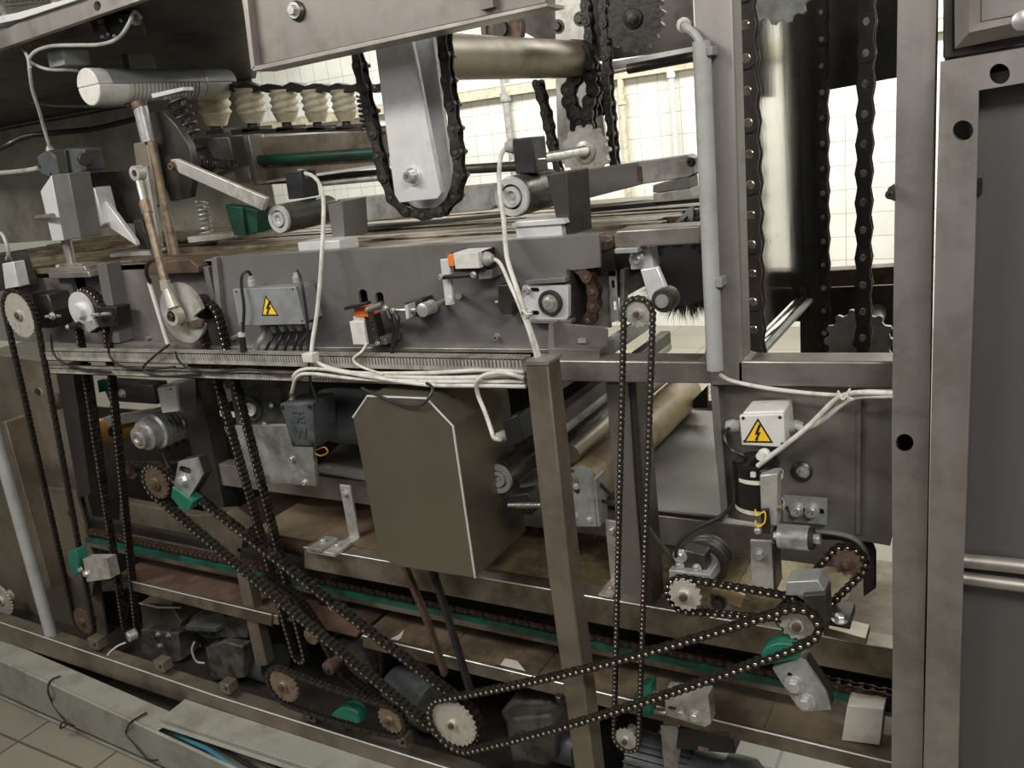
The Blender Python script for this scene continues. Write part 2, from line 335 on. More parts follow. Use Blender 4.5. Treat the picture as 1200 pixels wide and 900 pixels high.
def chain(label, path, pitch=.0127, ht=.011, wid=.012, closed=False, plates='chain', pins='pin', pinout=0, name='roller_chain', group=None, side=YV, cat='chain', strands=1, gap=.011):
    pts, st = resample(path, pitch, closed); t = thing(name, label, cat, pts[0], group); mo, mi_ = link_meshes(pitch, ht, wid, plates, pins, pinout)
    cnt = [0, 0]; rest = []
    for k in range(len(pts)-1):
        a, b = pts[k], pts[k+1]; x = (b-a).normalized(); y = (side - x*side.dot(x)).normalized(); z = x.cross(y)
        for sdx in range(strands):
            M = Matrix((x*((b-a).length/pitch), y, z)).transposed().to_4x4(); M.translation = (a+b)/2 - pts[0] + y*gap*sdx
            o = k % 2; me = (mo, mi_)[o]
            if cnt[o] < 100:
                ob = bpy.data.objects.new(me.name.split('.')[0], me); COL.objects.link(ob); ob.parent = t; ob.matrix_basis = M; cnt[o] += 1
            else: rest.append((me, M))
    if rest:
        bm = bmesh.new()
        for me, M in rest:
            n0 = len(bm.verts); bm.from_mesh(me); bm.verts.ensure_lookup_table()
            for v in bm.verts[n0:]: v.co = M @ v.co
        me = bpy.data.meshes.new('links'); bm.to_mesh(me); bm.free(); me.materials.append(MATS[plates]); me.materials.append(MATS[pins])
        ob = bpy.data.objects.new('links', me); COL.objects.link(ob); ob.parent = t; ob['kind'] = 'stuff'
    return t
def hull_path(circles, n=48):                                   # belt line round circles (centre, radius)
    pts = []
    for c, r in circles: pts += [(c[0]+math.cos(2*PI*i/n)*r, c[2]+math.sin(2*PI*i/n)*r) for i in range(n)]
    pts = sorted(set((round(a,6), round(b,6)) for a, b in pts))
    def half(ps):
        h = []
        for q in ps:
            while len(h) > 1 and (h[-1][0]-h[-2][0])*(q[1]-h[-2][1])-(h[-1][1]-h[-2][1])*(q[0]-h[-2][0]) <= 0: h.pop()
            h.append(q)
        return h[:-1]
    Y = circles[0][0][1]; return [Vector((a, Y, b)) for a, b in half(pts)+half(pts[::-1])]
def sprocket(label, c, Rt, n, th=.006, m='sprocket_worn', hub=.3, hub_m=None, bore_m='rust', name='sprocket', back=.03, holes=0, group=None, hubh=.006):
    c = Vector(c); t = thing(name, label, 'sprocket', c, group)
    mb = MB(); mb.gear((c.x, c.y-th/2, c.z), Rt, n, th)
    if holes:
        pass
    build('toothed_disc', mb, m, t, bevel=.0008)
    mb = MB(); mb.lathe(c-YV*(th/2+hubh), YV, [(0,0),(0,Rt*hub*.92),(hubh*.2,Rt*hub),(hubh,Rt*hub),(hubh,0)], 24)
    mb.lathe(c+YV*(th/2), YV, [(0,0),(0,Rt*hub*1.2),(back,Rt*hub*1.2),(back,0)], 20); build('hub', mb, hub_m or m, t)
    mb = MB(); mb.lathe(c-YV*(th/2+hubh*1.7), YV, [(0,0),(0,Rt*hub*.5),(.001,Rt*hub*.6),(hubh,Rt*hub*.6),(hubh,0)], 16); build('shaft_end', mb, bore_m, t)
    return t
def pinion_R(n, pitch=.0127): return pitch/(2*math.sin(PI/n))
# ============================================================= setting
WY = 5.9
mb = MB(); mb.box((-9, WY, 0), (3.5, WY+.12, 3.4)); struct('wall_back', mb, 'wall_tile')
mb = MB(); mb.box((-9, -1.2, -.06), (3.5, WY, 0)); struct('floor', mb, 'floor_tile')
mb = MB(); mb.box((-9, -1.2, 3.4), (3.5, WY+.12, 3.46)); struct('ceiling', mb, 'ceiling_paint')
mb = MB(); mb.box((3.5, -1.2, 0), (3.6, WY+.12, 3.4)); struct('wall_right', mb, 'wall_tile')
mb = MB(); mb.box((-9.1, -1.2, 0), (-9, WY+.12, 3.4)); struct('wall_left', mb, 'wall_tile')
# pipes on the tiled wall
for i, (u, v0, u2, v1, r, lab) in enumerate([(724, 88, 737, 195, .022, 'cream pipe with a coupling on the tiled wall left of the conduit'), (783, 70, 795, 190, .02, 'plain cream pipe running down the tiled wall beside the conduit'), (590, 95, 597, 150, .028, 'grey pipe on the tiled wall between the hanging chains')]):
    a = P(u, v0, WY-.05); b = P(u2, v1, WY-.05); x = (a.x+b.x)/2
    t = thing('wall_pipe', lab, 'pipe', (x, WY-.05, .3))
    mb = MB(); mb.cyl((x, WY-.05, .3), (x, WY-.05, a.z+.02 if i != 2 else 3.2), r, seg=16); build('pipe', mb, ['bellow_white', 'box_white', 'cable_grey'][i], t)
    mb = MB()
    for zz in (.8, 1.75 if i else 1.62, 2.35): mb.cyl((x, WY-.05, zz-.03), (x, WY-.05, zz+.03), r*1.5, seg=16); mb.box((x-.008, WY-.06, zz-.01), (x+.008, WY, zz+.01))
    build('bracket', mb, ['bellow_white', 'box_white', 'cable_grey'][i], t)
# horizontal trunking high on the wall
a = P(500, 118, WY-.06); b = P(640, 97, WY-.06)
mb = MB(); mb.bar((-6.6, WY-.07, a.z+.02), (0.9, WY-.07, a.z+.02), .07, .07); t = thing('wall_trunking', 'long cream trunking running along the tiled wall', 'trunking', (0, WY, a.z)); build('trunking_body', mb, 'bellow_white', t)
mb = MB(); mb.bar((-6.6, WY-.075, a.z+.035), (.9, WY-.075, a.z+.035), .015, .075); build('trunking_lid', mb, 'box_white', t)

# ============================================================= machine frame (stainless square tube)
YF = 1.25
fr = thing('machine_frame', 'welded stainless steel frame of square tube with a wide upright and cross rail', 'frame', (P(835, 440, YF).x, YF, 0))
# wide upright + cross rail cut as one welded front with rounded inner corners
mb = MB(); mb.fbox(813, -60, 858, 440, YF, .05); 
build('upright', MB().poly([(808,-60),(854,-60),(858,-20),(872,452),(832,452),(829,430)], YF, .045), 'steel', fr, bevel=.003)
mb = MB(); mb.poly([(640,422),(832,424),(832,450),(640,447)], YF, .05); mb.poly([(640,447),(640,422),(838,425),(838,452)], YF, .05) if 0 else None
build('cross_rail', mb, 'steel_h', fr, bevel=.003)
mb = MB(); mb.poly([(864,423),(1050,424),(1050,456),(864,452)], YF, .05); build('cross_rail', mb, 'steel_h', fr, bevel=.003)
# corner fillets
mb = MB(); mb.poly([(858,396),(861,412),(872,421),(884,424),(862,426)], YF+.002, .046); build('corner_gusset', mb, 'steel', fr)
mb = MB(); mb.poly([(828,400),(826,414),(817,424),(830,426)], YF+.002, .046); build('corner_gusset', mb, 'steel', fr)
# side arm to the left of the upright
mb = MB(); mb.poly([(719,277),(722,270),(822,264),(823,282),(820,286),(720,291)], YF, .05); build('side_arm', mb, 'steel_h', fr, bevel=.003)
del mb
# right post with hole, and dark slot beside it
def postplate(name, loops, Y, d, m, par, bevel=.003, label=None): return build(name, MB().plate(loops, Y, d), m, par, label, bevel=bevel)
rp = thing('frame_post', 'tall stainless square post with one round hole, left of the door', 'post', (P(1070,450,1.18).x, 1.18, 0))
postplate('post_face', [[(1053,-60),(1099,-60),(1093,200),(1089,500),(1083,760),(1080,960),(1044,960),(1046,760),(1045,500),(1049,200)], circ(1060,519,10.5,24)], 1.18, .004, 'steel', rp)
mb = MB()
x0, x1 = P(1046,450,1.18).x, P(1087,450,1.18).x
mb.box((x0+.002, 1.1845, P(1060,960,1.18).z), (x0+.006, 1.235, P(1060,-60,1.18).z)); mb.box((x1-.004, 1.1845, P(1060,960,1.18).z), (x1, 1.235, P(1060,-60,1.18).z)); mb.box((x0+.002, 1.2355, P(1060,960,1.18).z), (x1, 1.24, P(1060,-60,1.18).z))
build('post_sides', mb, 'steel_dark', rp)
mb = MB(); mb.poly([(1040,221),(1046,217),(1048,236),(1042,233)], 1.16, .02); mb.cap(P(1043,228,1.162), (0,-1,0), .004); build('latch_tab', mb, 'steel_dark', rp)
# ------------------------------------------------------------- door with recessed panel
YD = 1.15
cbx = thing('cabinet', 'tall stainless cabinet at the right edge with a two-hole door', 'cabinet', (P(1150,450,YD).x, YD, 0))
xg = P(1091,450,1.2).x
build('cabinet_backing', MB().box((xg+.008, 1.20, 0), (xg+.9, 1.9, 2.2)), 'steel_dark', cbx)  # solid dark box added so the door holes and gap stay dark
outer = [(1102,72),(1215,53),(1215,1000),(1085,1000),(1086,735),(1091,500),(1097,250)]
inner = [(1147,107),(1230,92),(1230,1010),(1230,1010)]
dr = postplate('door', [[(1102,72),(1240,49),(1240,90),(1147,106),(1142,300),(1135,500),(1126,760),(1120,1000),(1080,1000),(1086,735),(1091,500),(1097,250)], circ(1171.5,86.5,12,24), circ(1128.5,153,12,24)], YD, .03, 'steel', cbx)
mb = MB(); mb.poly([(1138,90),(1250,70),(1250,1000),(1115,1000)], YD+.034, .006); build('door_panel', mb, 'door_panel', dr)
mb = MB(); mb.tpx([(1130,657,YD+.02),(1180,662,YD+.02),(1260,671,YD+.02)], .010, 12); build('door_rail', mb, 'steel', dr, 'rounded pressed rib')
mb = MB(); mb.tpx([(1127,677,YD+.018),(1180,684,YD+.018),(1260,694,YD+.018)], .009, 12); build('door_rail', mb, 'steel', dr, 'rounded pressed rib')
mb = MB(); mb.box(P(1146,209,YD+.026), P(1151,226,YD+.034)); build('hinge_tab', mb, 'black', dr)
# upper framed panel above door
up = thing('service_panel', 'stainless service panel with sloping edges and a small knob above the door', 'panel', (P(1160,40,YD).x, YD, P(1160,60,YD).z))
mb = MB(); mb.poly([(1105,-40),(1118,-40),(1118,60),(1240,36),(1240,47),(1105,69)], YD+.012, .02); build('panel_surround', mb, 'steel_dark', up, bevel=.002)
mb = MB()
o1 = [P(1118,-60,YD), P(1119,57,YD), P(1240,33,YD), P(1240,-60,YD)]; i1 = [P(1135,-60,YD-.018), P(1136,38,YD-.018), P(1240,16,YD-.018), P(1240,-60,YD-.018)]; i2 = [P(1150,-60,YD-.002), P(1149,26,YD-.002), P(1240,10,YD-.002), P(1240,-60,YD-.002)]
for A, B in ((o1, i1), (i1, i2)):
    mb._f([A[0],A[1],B[1],B[0]], [(0,1,2,3)]); mb._f([A[1],A[2],B[2],B[1]], [(0,1,2,3)])
mb.poly([P(1151,-60,YD+.002), P(1150,25,YD+.002), P(1240,8,YD+.002), P(1240,-60,YD+.002)], YD, .01, raw=True)
build('bevelled_panel', mb, 'steel', up)
mb = MB(); mb.lathe(P(1198,25,YD-.002), (0,-1,0), [(0,0),(0,.006),(.01,.006),(.014,.01),(.02,.01),(.022,.006),(.022,0)], 20); build('knob', mb, 'zinc', up)
# ------------------------------------------------------------- conduit on the upright
cd = thing('conduit', 'grey plastic conduit clipped down the front of the wide upright', 'conduit', P(838,433,1.235))
build('conduit_tube', MB().tube([P(822,48,1.232), P(838,433,1.232)], .0125, 20), 'conduit', cd)
build('clip', MB().fbox(828,54,835,65,1.222,.026), 'box_grey', cd, bevel=.001); build('clip', MB().fbox(838,326,846,337,1.222,.026), 'box_grey', cd, bevel=.001)
gl = MB(); gl.lathe(P(801,29,1.27), P(804,32,1.24)-P(801,29,1.27), [(0,.006),(0,.010),(.008,.010),(.008,.006),(0,.006)], 20); build('cable_gland', gl, 'box_white', cd)
mb = MB(); mb.tpx([(801,29,1.28),(804,32,1.245),(814,40,1.236),(821,50,1.232)], .0055, 10); build('grey_cable', mb, 'cable_grey', cd, 'grey cable entering the conduit top')
mb = MB(); mb.tpx([(838,432,1.232),(842,438,1.238),(860,447,1.238),(900,455,1.238),(950,461,1.236),(990,463,1.232),(1012,459,1.232),(1046,459,1.232)], .0032, 8)
solo('white_cable', 'white cable leaving the conduit bottom along the cross rail', 'cable', mb, 'cable_white')

# ============================================================= right opening : plates, posts, tall chains
mb = MB(); mb.poly([(935,-40),(936,96),(1050,92),(1050,-40)], 1.95, .02); 
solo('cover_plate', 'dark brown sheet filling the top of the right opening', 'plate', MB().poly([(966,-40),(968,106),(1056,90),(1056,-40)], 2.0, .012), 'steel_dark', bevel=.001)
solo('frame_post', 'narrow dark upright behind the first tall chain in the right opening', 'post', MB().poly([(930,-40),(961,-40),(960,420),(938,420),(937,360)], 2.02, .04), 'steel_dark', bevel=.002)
solo('polished_side_plate', 'mirror polished steel side plate running back into the right opening', 'plate', MB()._f([PX(862,24,-.46)+Vector(q) for q in ((0,0,0),)], []) if 0 else (lambda x: MB().box((x, P(858,200,1.42).y, P(880,400,1.55).z), (x+.004, 2.02, 2.05)))(P(936,200,2.0).x), 'polished')
t = thing('idler_roller', 'bright steel roller at the foot of the polished side plate', 'roller', P(900,395,1.5))
xr = P(934,352,2.0)
mb = MB(); mb.cyl((xr.x, 1.42, xr.z-.01), (xr.x, 2.0, xr.z-.01), .022, seg=24); build('drum', mb, 'polished', t)
mb = MB(); mb.cyl((xr.x, 2.0, xr.z-.01), (xr.x, 2.03, xr.z-.01), .012); mb.box((xr.x-.02, 2.0, xr.z-.05), (xr.x+.02, 2.012, xr.z+.03)); build('end_bracket', mb, 'steel_dark', t, bevel=.001)
t = thing('rear_cross_member', 'rusty brown cross member below the tiled gap, behind the tall chains', 'beam', P(1005,330,2.1))
build('beam', MB().poly([(960,318),(1056,312),(1056,333),(960,337)], 2.08, .05), 'rust', t, bevel=.002)
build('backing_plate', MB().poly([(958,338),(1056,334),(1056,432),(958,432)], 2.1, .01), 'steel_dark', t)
solo('cream_tray', 'cream tray seen at the bottom left of the right opening', 'panel', MB().box(P(884,417,1.5)+Vector((0,0,-.02)), Vector((P(942,370,2.3).x, 2.3, P(884,417,1.5).z-.01))), 'box_white', bevel=.002)
c = P(1007,400,1.85)
sprocket('large worn sprocket low in the right opening behind the tall chain', c, S(1007,400,1.85,39), 14, .012, 'galv', hub=.28, name='drive_sprocket', back=.244)
c = P(915,-16,1.6)
sprocket('large sprocket cut off by the top edge above the right opening', c, S(915,-16,1.6,42), 14, .012, 'galv', hub=.3, name='drive_sprocket', back=.05)
# tall chains
chain('thick dark drive chain with waisted links, nearest the wide upright', [P(873,-50,1.35), P(881,200,1.35), P(886,416,1.35)], .047, .031, .022, plates='steel_dark', pins='pin', name='drive_chain', cat='chain')
chain('brown drive chain with waisted links running past the low sprocket', [P(1018,-50,1.72), P(1013,200,1.72), P(1012,424,1.72)], .05, .031, .022, plates='steel_dark', pins='pin', name='drive_chain', cat='chain')
chain('thin black drive chain in front of the narrow dark upright', [P(963,-50,1.9), P(965,200,1.9), P(967,415,1.9)], .05, .024, .02, plates='grease', pins='pin', name='drive_chain', cat='chain')

# ============================================================= lower right plate with junction box
lp = thing('mounting_plate', 'wide brown stainless mounting plate under the cross rail', 'plate', P(940,640,1.27))
build('plate_face', MB().poly([(832,452),(1048,456),(1048,616),(1043,640),(846,606),(838,530)], 1.27, .008), 'plate_brown', lp, bevel=.001)
build('left_flange', MB().poly([(832,452),(841,452),(854,607),(845,606)], 1.255, .05), 'paint_mid', lp, bevel=.001)
build('welded_rib', MB().poly([(1004,458),(1009,458),(1008,626),(1003,626)], 1.264, .006), 'plate_brown', lp)
for (u, v, r) in ((940,552,.013),): build('washer', MB().lathe(P(u,v,1.27), (0,-1,0), [(0,0),(0,r*1.25),(.004,r*1.25),(.008,r*.9),(.008,0)], 24), 'steel_dark', lp)
build('bolt', MB().bolt(P(941,553,1.262), (0,-1,0), .0065), 'zinc', lp)

# ============================================================= conveyor bed with grey side panel
YP = 1.32
def K(k, x): return 375+k*(x+1187)                     # pixel height of a long edge of the machine at column x
cv = thing('slat_conveyor', 'long conveyor bed with grey painted side panel and brown slats', 'conveyor', P(480, 400, YP))
pan = [(252,303),(480,290),(702,276),(704,313),(668,317),(672,380),(700,383),(700,404),(640,407),(262,405)]
build('side_panel', MB().plate([pan, slot(425,344,427,357,5), slot(444.5,347,445.5,356,4.8)], YP, .006), 'paint_grey', cv, bevel=.0012)
build('slot_shade', MB().poly([(415,330),(455,328),(458,358),(418,360)], YP+.03, .004), 'mark_black', cv)  # black sheet added to give the panel slots their dark depth
build('bottom_flange', MB().poly([(130,402),(262,406),(640,409),(704,408),(704,413),(640,414),(262,411),(130,407)], YP-.016, .03), 'steel', cv, 'bright thin lower flange', bevel=.001)
build('top_flange', MB().bar(P(252,302,YP), P(702,275,YP), .003, .03), 'paint_mid', cv)
build('end_flange', MB().poly([(247,302),(253,302),(264,405),(258,405)], YP-.012, .018), 'paint_mid', cv, bevel=.001)
build('side_panel', MB().poly([(124,311),(250,304),(262,407),(140,404)], YP+.02, .006), 'paint_mid', cv, 'left grey side panel section', bevel=.001)
build('side_panel', MB().poly([(-40,331),(124,322),(140,404),(-40,398)], YP+.03, .006), 'paint_mid', cv, 'far left grey side panel section', bevel=.001)
build('stiffener', MB().poly([(113,310),(124,309),(141,402),(130,402)], YP-.02, .04), 'paint_grey', cv, bevel=.001)
build('stiffener', MB().poly([(237,313),(243,313),(258,375),(252,376)], YP+.002, .02), 'paint_grey', cv, bevel=.001)
# slats running along the bed
zt = P(480,290,YP).z; xl, xr = P(-150,330,YP).x, P(716,280,YP).x
rs = random.Random(4)
for i in range(17):
    y0 = YP+.02+i*.047; mb = MB(); dx = rs.uniform(-.03, .02)
    mb.bar((xl, y0, zt-.008+rs.uniform(-.004,.003)), (xr+dx, y0, zt-.008+rs.uniform(-.004,.003)), .014, .036+rs.uniform(-.006,.004)); build('slat', mb, 'slat', cv, bevel=.001)
for i in range(9):                                     # carrier bars under the slats
    x = xl+.1+i*(xr-xl-.15)/8; mb = MB(); mb.box((x, YP+.03, zt-.07), (x+.04, 2.14, zt-.03)); build('carrier_bar', mb, 'steel_dark', cv)
build('far_side_panel', MB().box((xl, 2.15, zt-.24), (xr, 2.158, zt-.03)), 'paint_grey', cv)
# take-up end, right
te = cv
build('housing_back', MB().poly([(668,318),(712,314),(716,384),(672,382)], YP+.07, .005), 'alu_dirty', te)
build('inner_wall', MB().poly([(664,316),(668,316),(673,382),(669,382)], YP-.004, .06), 'steel_dark', te)
build('slotted_strip', MB().plate([[(713,318),(722,317),(725,376),(717,378)], slot(718,330,718.5,336,2), slot(720,355,720.5,362,2)], YP+.03, .004), 'alu_dirty', te)
build('guide_strip', MB().poly([(727,316),(732,316),(730,376),(725,378)], YP+.04, .02), 'alu_dirty', te)
mb = MB(); mb.poly([(644,378),(705,383),(712,386),(712,404),(705,412),(643,410)], YP-.02, .004); build('foot_bracket', mb, 'paint_mid', te, bevel=.001)
mb = MB(); mb.poly([(643,408),(703,410),(703,420),(642,418)], YP-.05, .06); build('foot_flange', mb, 'paint_mid', te, bevel=.001)
build('bracket_rib', MB().poly([(643,380),(648,379),(650,410),(642,410)], YP-.045, .04), 'paint_mid', te)
build('bolt', MB().fbox(677,397,686,402,YP-.025,.006), 'zinc', te)
mb = MB(); mb.bar(P(706,330,YP+.1), P(706,330,YP+.1)+Vector((.04,0,0)), .03, .6); build('cross_beam', mb, 'steel_dark', te)
chain('short rusty brown chain inside the conveyor end housing', [P(680,312,YP+.015), P(690,322,YP+.01), P(697,340,YP+.01), P(697,362,YP+.01), P(691,376,YP+.01), P(684,384,YP+.015)], .025, .022, .02, plates='chain_rust', pins='rust')
# take-up bearing
tb = thing('take_up_bearing', 'square flanged bearing with black ring and slotted bolts on the panel end', 'bearing', P(645,354,YP))
build('housing_plate', MB().plate([rrect(612,334,666,374,4), slot(622,340,629,340,3), slot(622,367,629,367,3)], YP-.014, .012), 'alu', tb, bevel=.0015)
build('slot_shade', MB().poly([(614,335),(664,336),(664,372),(614,372)], YP-.002, .002), 'mark_black', tb)  # black sheet painting in the dark behind the bearing slots
mb = MB(); c = P(646,354.5,YP-.014); mb.lathe(c, (0,-1,0), [(0,0),(0,.0225),(.006,.0225),(.008,.0205),(.008,.017),(.002,.017),(.002,0)], 32); build('seal_ring', mb, 'rubber', tb)
mb = MB(); mb.lathe(c, (0,-1,0), [(0,0),(0,.0165),(.005,.0165),(.006,.011),(.012,.0105),(.013,.009),(.013,0)], 32); build('shaft_end', mb, 'zinc', tb)
for (u, v) in ((618,340),(620,366)): build('bolt', MB().cap(P(u,v,YP-.014), (0,-1,0), .0055, .012), 'zinc', tb)
build('guide_rail', MB().poly([(615,329),(662,325),(663,331),(616,334)], YP-.02, .02), 'paint_mid', tb, bevel=.001)
build('guide_rail', MB().poly([(618,375),(669,375),(669,380),(619,379)], YP-.02, .02), 'paint_mid', tb, bevel=.001)
build('tension_screw', MB().cyl(P(581,354,YP-.012), P(612,353,YP-.012), .0035), 'zinc', tb)
build('tension_block', MB().poly([(584,334),(599,333),(600,368),(588,369),(583,360)], YP-.028, .028), 'steel_dark', tb, bevel=.0015)
# panel bolt, small rivets
for (u, v, l) in ((583,395,'single socket screw low on the grey side panel between the switches and the bearing'),(175,396,'socket screw on the left grey panel below the crank disc rod')):
    solo('socket_screw', l, 'screw', MB().cap(P(u,v,YP+.0 if u>300 else YP+.02), (0,-1,0), .0055, .010), 'steel')
# ------------------------------------------------------------- left junction box
jb = thing('junction_box', 'grey electrical junction box with a yellow warning triangle on the grey panel', 'junction box', P(315,380,YP))
yb = 1.255; jf = [(272,339),(346,336),(358,380),(280,382)]
build('box_body', MB().poly([(275,341),(346,338),(357,378),(283,381)], yb+.008, YP-yb-.008), 'box_grey', jb, bevel=.002)
build('lid', MB().poly(jf, yb, .010), 'box_grey', jb, bevel=.0015)
for u, v in ((277,342),(343,339),(354,376),(283,379)): build('lid_screw', MB().lathe(P(u,v,yb), (0,-1,0), [(0,0),(0,.0022),(.0006,.0022),(.0006,0)], 12), 'mark_black', jb)
def warning(parent, tri, Y):
    c = [sum(p[i] for p in tri)/3 for i in (0,1)]; g = lambda s: [(c[0]+(p[0]-c[0])*s, c[1]+(p[1]-c[1])*s) for p in tri]
    wb = build('warning_border', MB().poly(g(1), Y-.0006, .0006), 'mark_black', parent, 'black triangle border')
    build('warning_field', MB().poly(g(.80), Y-.0010, .0004), 'yellow', wb, 'yellow triangle')
    h = (tri[1][1]-tri[0][1]); x, y = c[0], c[1]
    bolt_ = [(x+.02*h,y-.42*h),(x-.14*h,y+.02*h),(x-.03*h,y-.01*h),(x-.10*h,y+.17*h),(x-.13*h,y+.15*h),(x-.07*h,y+.30*h),(x+.03*h,y+.17*h),(x-.02*h,y+.18*h),(x+.12*h,y-.10*h),(x+.01*h,y-.07*h),(x+.11*h,y-.36*h)]
    build('lightning_symbol', MB().poly(bolt_, Y-.0014, .0004), 'mark_black', wb, 'black lightning bolt')
warning(jb, [(311,346),(326.5,370),(306.5,370)], yb)
for i, (u, v) in enumerate(((309,387),(321,386.5),(331,385.5),(341,385),(350,384.5),(361,383))):
    a = P(u, v-5, yb+.03); g = build('cable_gland', MB().lathe(a, (0,0,-1), [(0,0),(0,.0085),(.007,.0085),(.009,.007),(.014,.0055),(.014,0)], 14), 'cable_grey', jb)
    q = [(303,402),(316,402),(326,402),(336,402),(346,403),(353,403)][i]; e = [(296,418),(306,420),(318,421),(330,422),(342,422),(352,423)][i]
    build('outlet_cable', MB().tube([a+Vector((0,0,-.012)), P(u-1,v+8,yb+.028), P(q[0],q[1],yb+.02), P(e[0],e[1],yb+.02)], .0035 if i else .006, 8), 'cable_black' if i else 'cable_grey', g)
for (u, v) in ((296,322),(349,318)): 
    build('cable_gland', MB().lathe(P(u,v+13,1.29), (0,0,1), [(0,0),(0,.009),(.012,.009),(.014,.0065),(.02,.006),(.02,0)], 14), 'cable_grey', jb)
mb = MB(); mb.tpx([(294,322,1.27),(290,318,1.26),(284,322,1.25),(283,335,1.245),(286,360,1.24),(285,385,1.245),(286,402,1.26),(289,414,1.27)], .0032, 8)
solo('black_cable', 'black cable looping over the left edge of the grey junction box', 'cable', mb, 'cable_black')
mb = MB(); mb.tpx([(349,317,1.262),(352,325,1.248),(356,345,1.242),(360,375,1.24),(361,400,1.24),(362,425,1.235),(364,447,1.235),(372,470,1.24)], .003, 8)
solo('black_cable', 'thin black cable running down past the right edge of the grey junction box', 'cable', mb, 'cable_black')
# ------------------------------------------------------------- limit switches
ls = thing('limit_switch', 'limit switch with orange head and metal foot, hanging upright at the panel slots', 'limit switch', P(420,403,YP))
yl = 1.265
build('switch_body', MB().fbox(411.5,377,428,404,yl,.045), 'box_white', ls, bevel=.001)
build('switch_side', MB().poly([(427.5,371),(433,370),(441,402),(430,404)], yl+.006, .034), 'black', ls, bevel=.001)
build('switch_neck', MB().fbox(414,371,427,378,yl+.004,.03), 'alu', ls, bevel=.001)
build('orange_head', MB().fbox(415,360,431,371.5,yl+.002,.03), 'orange', ls, bevel=.001)
build('roller_lever', MB().beam(P(406,361,yl-.006), P(432,355,yl-.006), .006, .016), 'black', ls, bevel=.001)
build('tension_spring', MB().spring(P(434,366,yl-.004), P(443,402,yl-.004), .0048, .0012, 15), 'steel_dark', ls)
build('pivot_bar', MB().cyl(P(431,363,yl-.008), P(448,357,yl-.004), .0065), 'paint_grey', ls); build('pivot_bolt', MB().cap(P(431,362,yl-.01), (0,-1,0), .0035, .005), 'zinc', ls)
build('pivot_bolt', MB().cap(P(443,402,yl-.006), (0,-1,0), .0035, .005), 'zinc', ls); build('mounting_lug', MB().fbox(440,397,452,404,yl+.004,.05), 'paint_mid', ls, bevel=.001)
# proximity sensor pair with adjuster
ps = thing('sensor_bracket', 'small sensor bracket with two black leads and a bright adjusting knob', 'sensor', P(480,365,YP))
build('bracket_body', MB().poly([(474,355),(494,350),(496,371),(476,372)], 1.285, .036), 'steel_dark', ps, bevel=.001)
build('cross_pin', MB().cyl(P(458,364,1.27), P(488,363,1.27), .004), 'zinc', ps)
build('clamp_plate', MB().poly([(474,358),(478,357),(479,373),(476,374)], 1.262, .03), 'alu', ps)
kn = MB(); a = P(494,364,1.245); kn.lathe(a, (0,1,0), [(0,0),(0,.0085),(.002,.0125),(.018,.0130),(.018,.006),(.02,.006),(.022,.0125),(.034,.013),(.034,.005),(.075,.005),(.075,0)], 28); build('adjusting_knob', kn, 'zinc', ps)
for (u, v, pts) in ((452,361,[(452,362,1.262),(458,375,1.26),(461,388,1.26),(460,402,1.262),(458,420,1.27)]),(461,364,[(461,365,1.26),(466,375,1.258),(465,390,1.258),(461,405,1.26),(459,420,1.27)])):
    s_ = build('sensor_tip', MB().cap(P(u,v,1.26), (0,-1,0), .0042, .006), 'zinc', ps)
    s2 = build('sensor_lead', MB().tpx(pts, [.0055]*7+[.0032]*40, 10), 'cable_black', ps, 'black sensor lead')
lu = thing('limit_switch', 'limit switch lying sideways with orange head, silver body and grey gland', 'limit switch', P(545,318,YP))
build('switch_body', MB().fbox(532,296,561,315,1.262,.05), 'box_white', lu, bevel=.001)
build('switch_back', MB().fbox(530,295,566,319,1.275,.044), 'black', lu, bevel=.001)
build('orange_head', MB().poly([(524,299),(532,297),(532,312),(526,312)], 1.264, .03), 'orange', lu, bevel=.001)
build('cable_gland', MB().lathe(P(562,304,1.28), (1,0,.02), [(0,0),(0,.0115),(.012,.0115),(.014,.013),(.02,.012),(.028,.007),(.028,0)], 20), 'cable_grey', lu)
build('lever', MB().beam(P(517,325,1.256), P(557,322,1.256), .008, .01), 'black', lu, bevel=.002)
for u, v in ((517,324.5),(555,322)): build('lever_bolt', MB().cap(P(u,v,1.252), (0,-1,0), .0042, .005), 'zinc', lu)
build('arm', MB().poly([(515.5,304),(526,303.5),(531,357),(522,358)], 1.266, .007), 'alu', lu, 'silver arm', bevel=.001)
build('arm_bolt', MB().lathe(P(526.5,351,1.266), (0,-1,0), [(0,0),(0,.006),(.002,.006),(.002,0)], 20), 'alu', lu)
build('standoff', MB().cyl(P(537,347,1.27), P(537,347,1.32), .006), 'paint_mid', lu); build('mounting_tab', MB().poly([(560,318),(576,316),(577,326),(561,328)], 1.28, .04), 'paint_mid', lu, bevel=.001)
# ------------------------------------------------------------- slotted cable ducts
def duct(label, ends, Y, h=.026, d=.03):
    t = thing('slotted_cable_duct', label, 'cable duct', P(*ends[0], Y)); a, b = P(*ends[0], Y), P(*ends[-1], Y)
    mb = MB(); mb.bar(a-ZV*(h*.62), b-ZV*(h*.62), h*.38, .002); mb.bar(a-ZV*(h-.002), b-ZV*(h-.002), .002, d); mb.bar(a+YV*(d-.002)-ZV*.0, b+YV*(d-.002), h, .002); build('duct_channel', mb, 'duct', t)
    mb = MB(); n = int((b-a).length/.0075)
    for i in range(n):
        p = a.lerp(b, (i+.1)/n); q = a.lerp(b, (i+.62)/n); mb.bar(p, q, h*.62, .002); mb.bar(p, q, .002, d)
    o = build('duct_fingers', mb, 'duct', t); return t
duct('slotted grey cable duct running directly under the grey side panel', [(52,411),(300,418),(612,421)], 1.24)
duct('lower slotted grey cable duct with dirty fingers, below the first', [(58,431),(300,440),(612,446)], 1.235, .016)
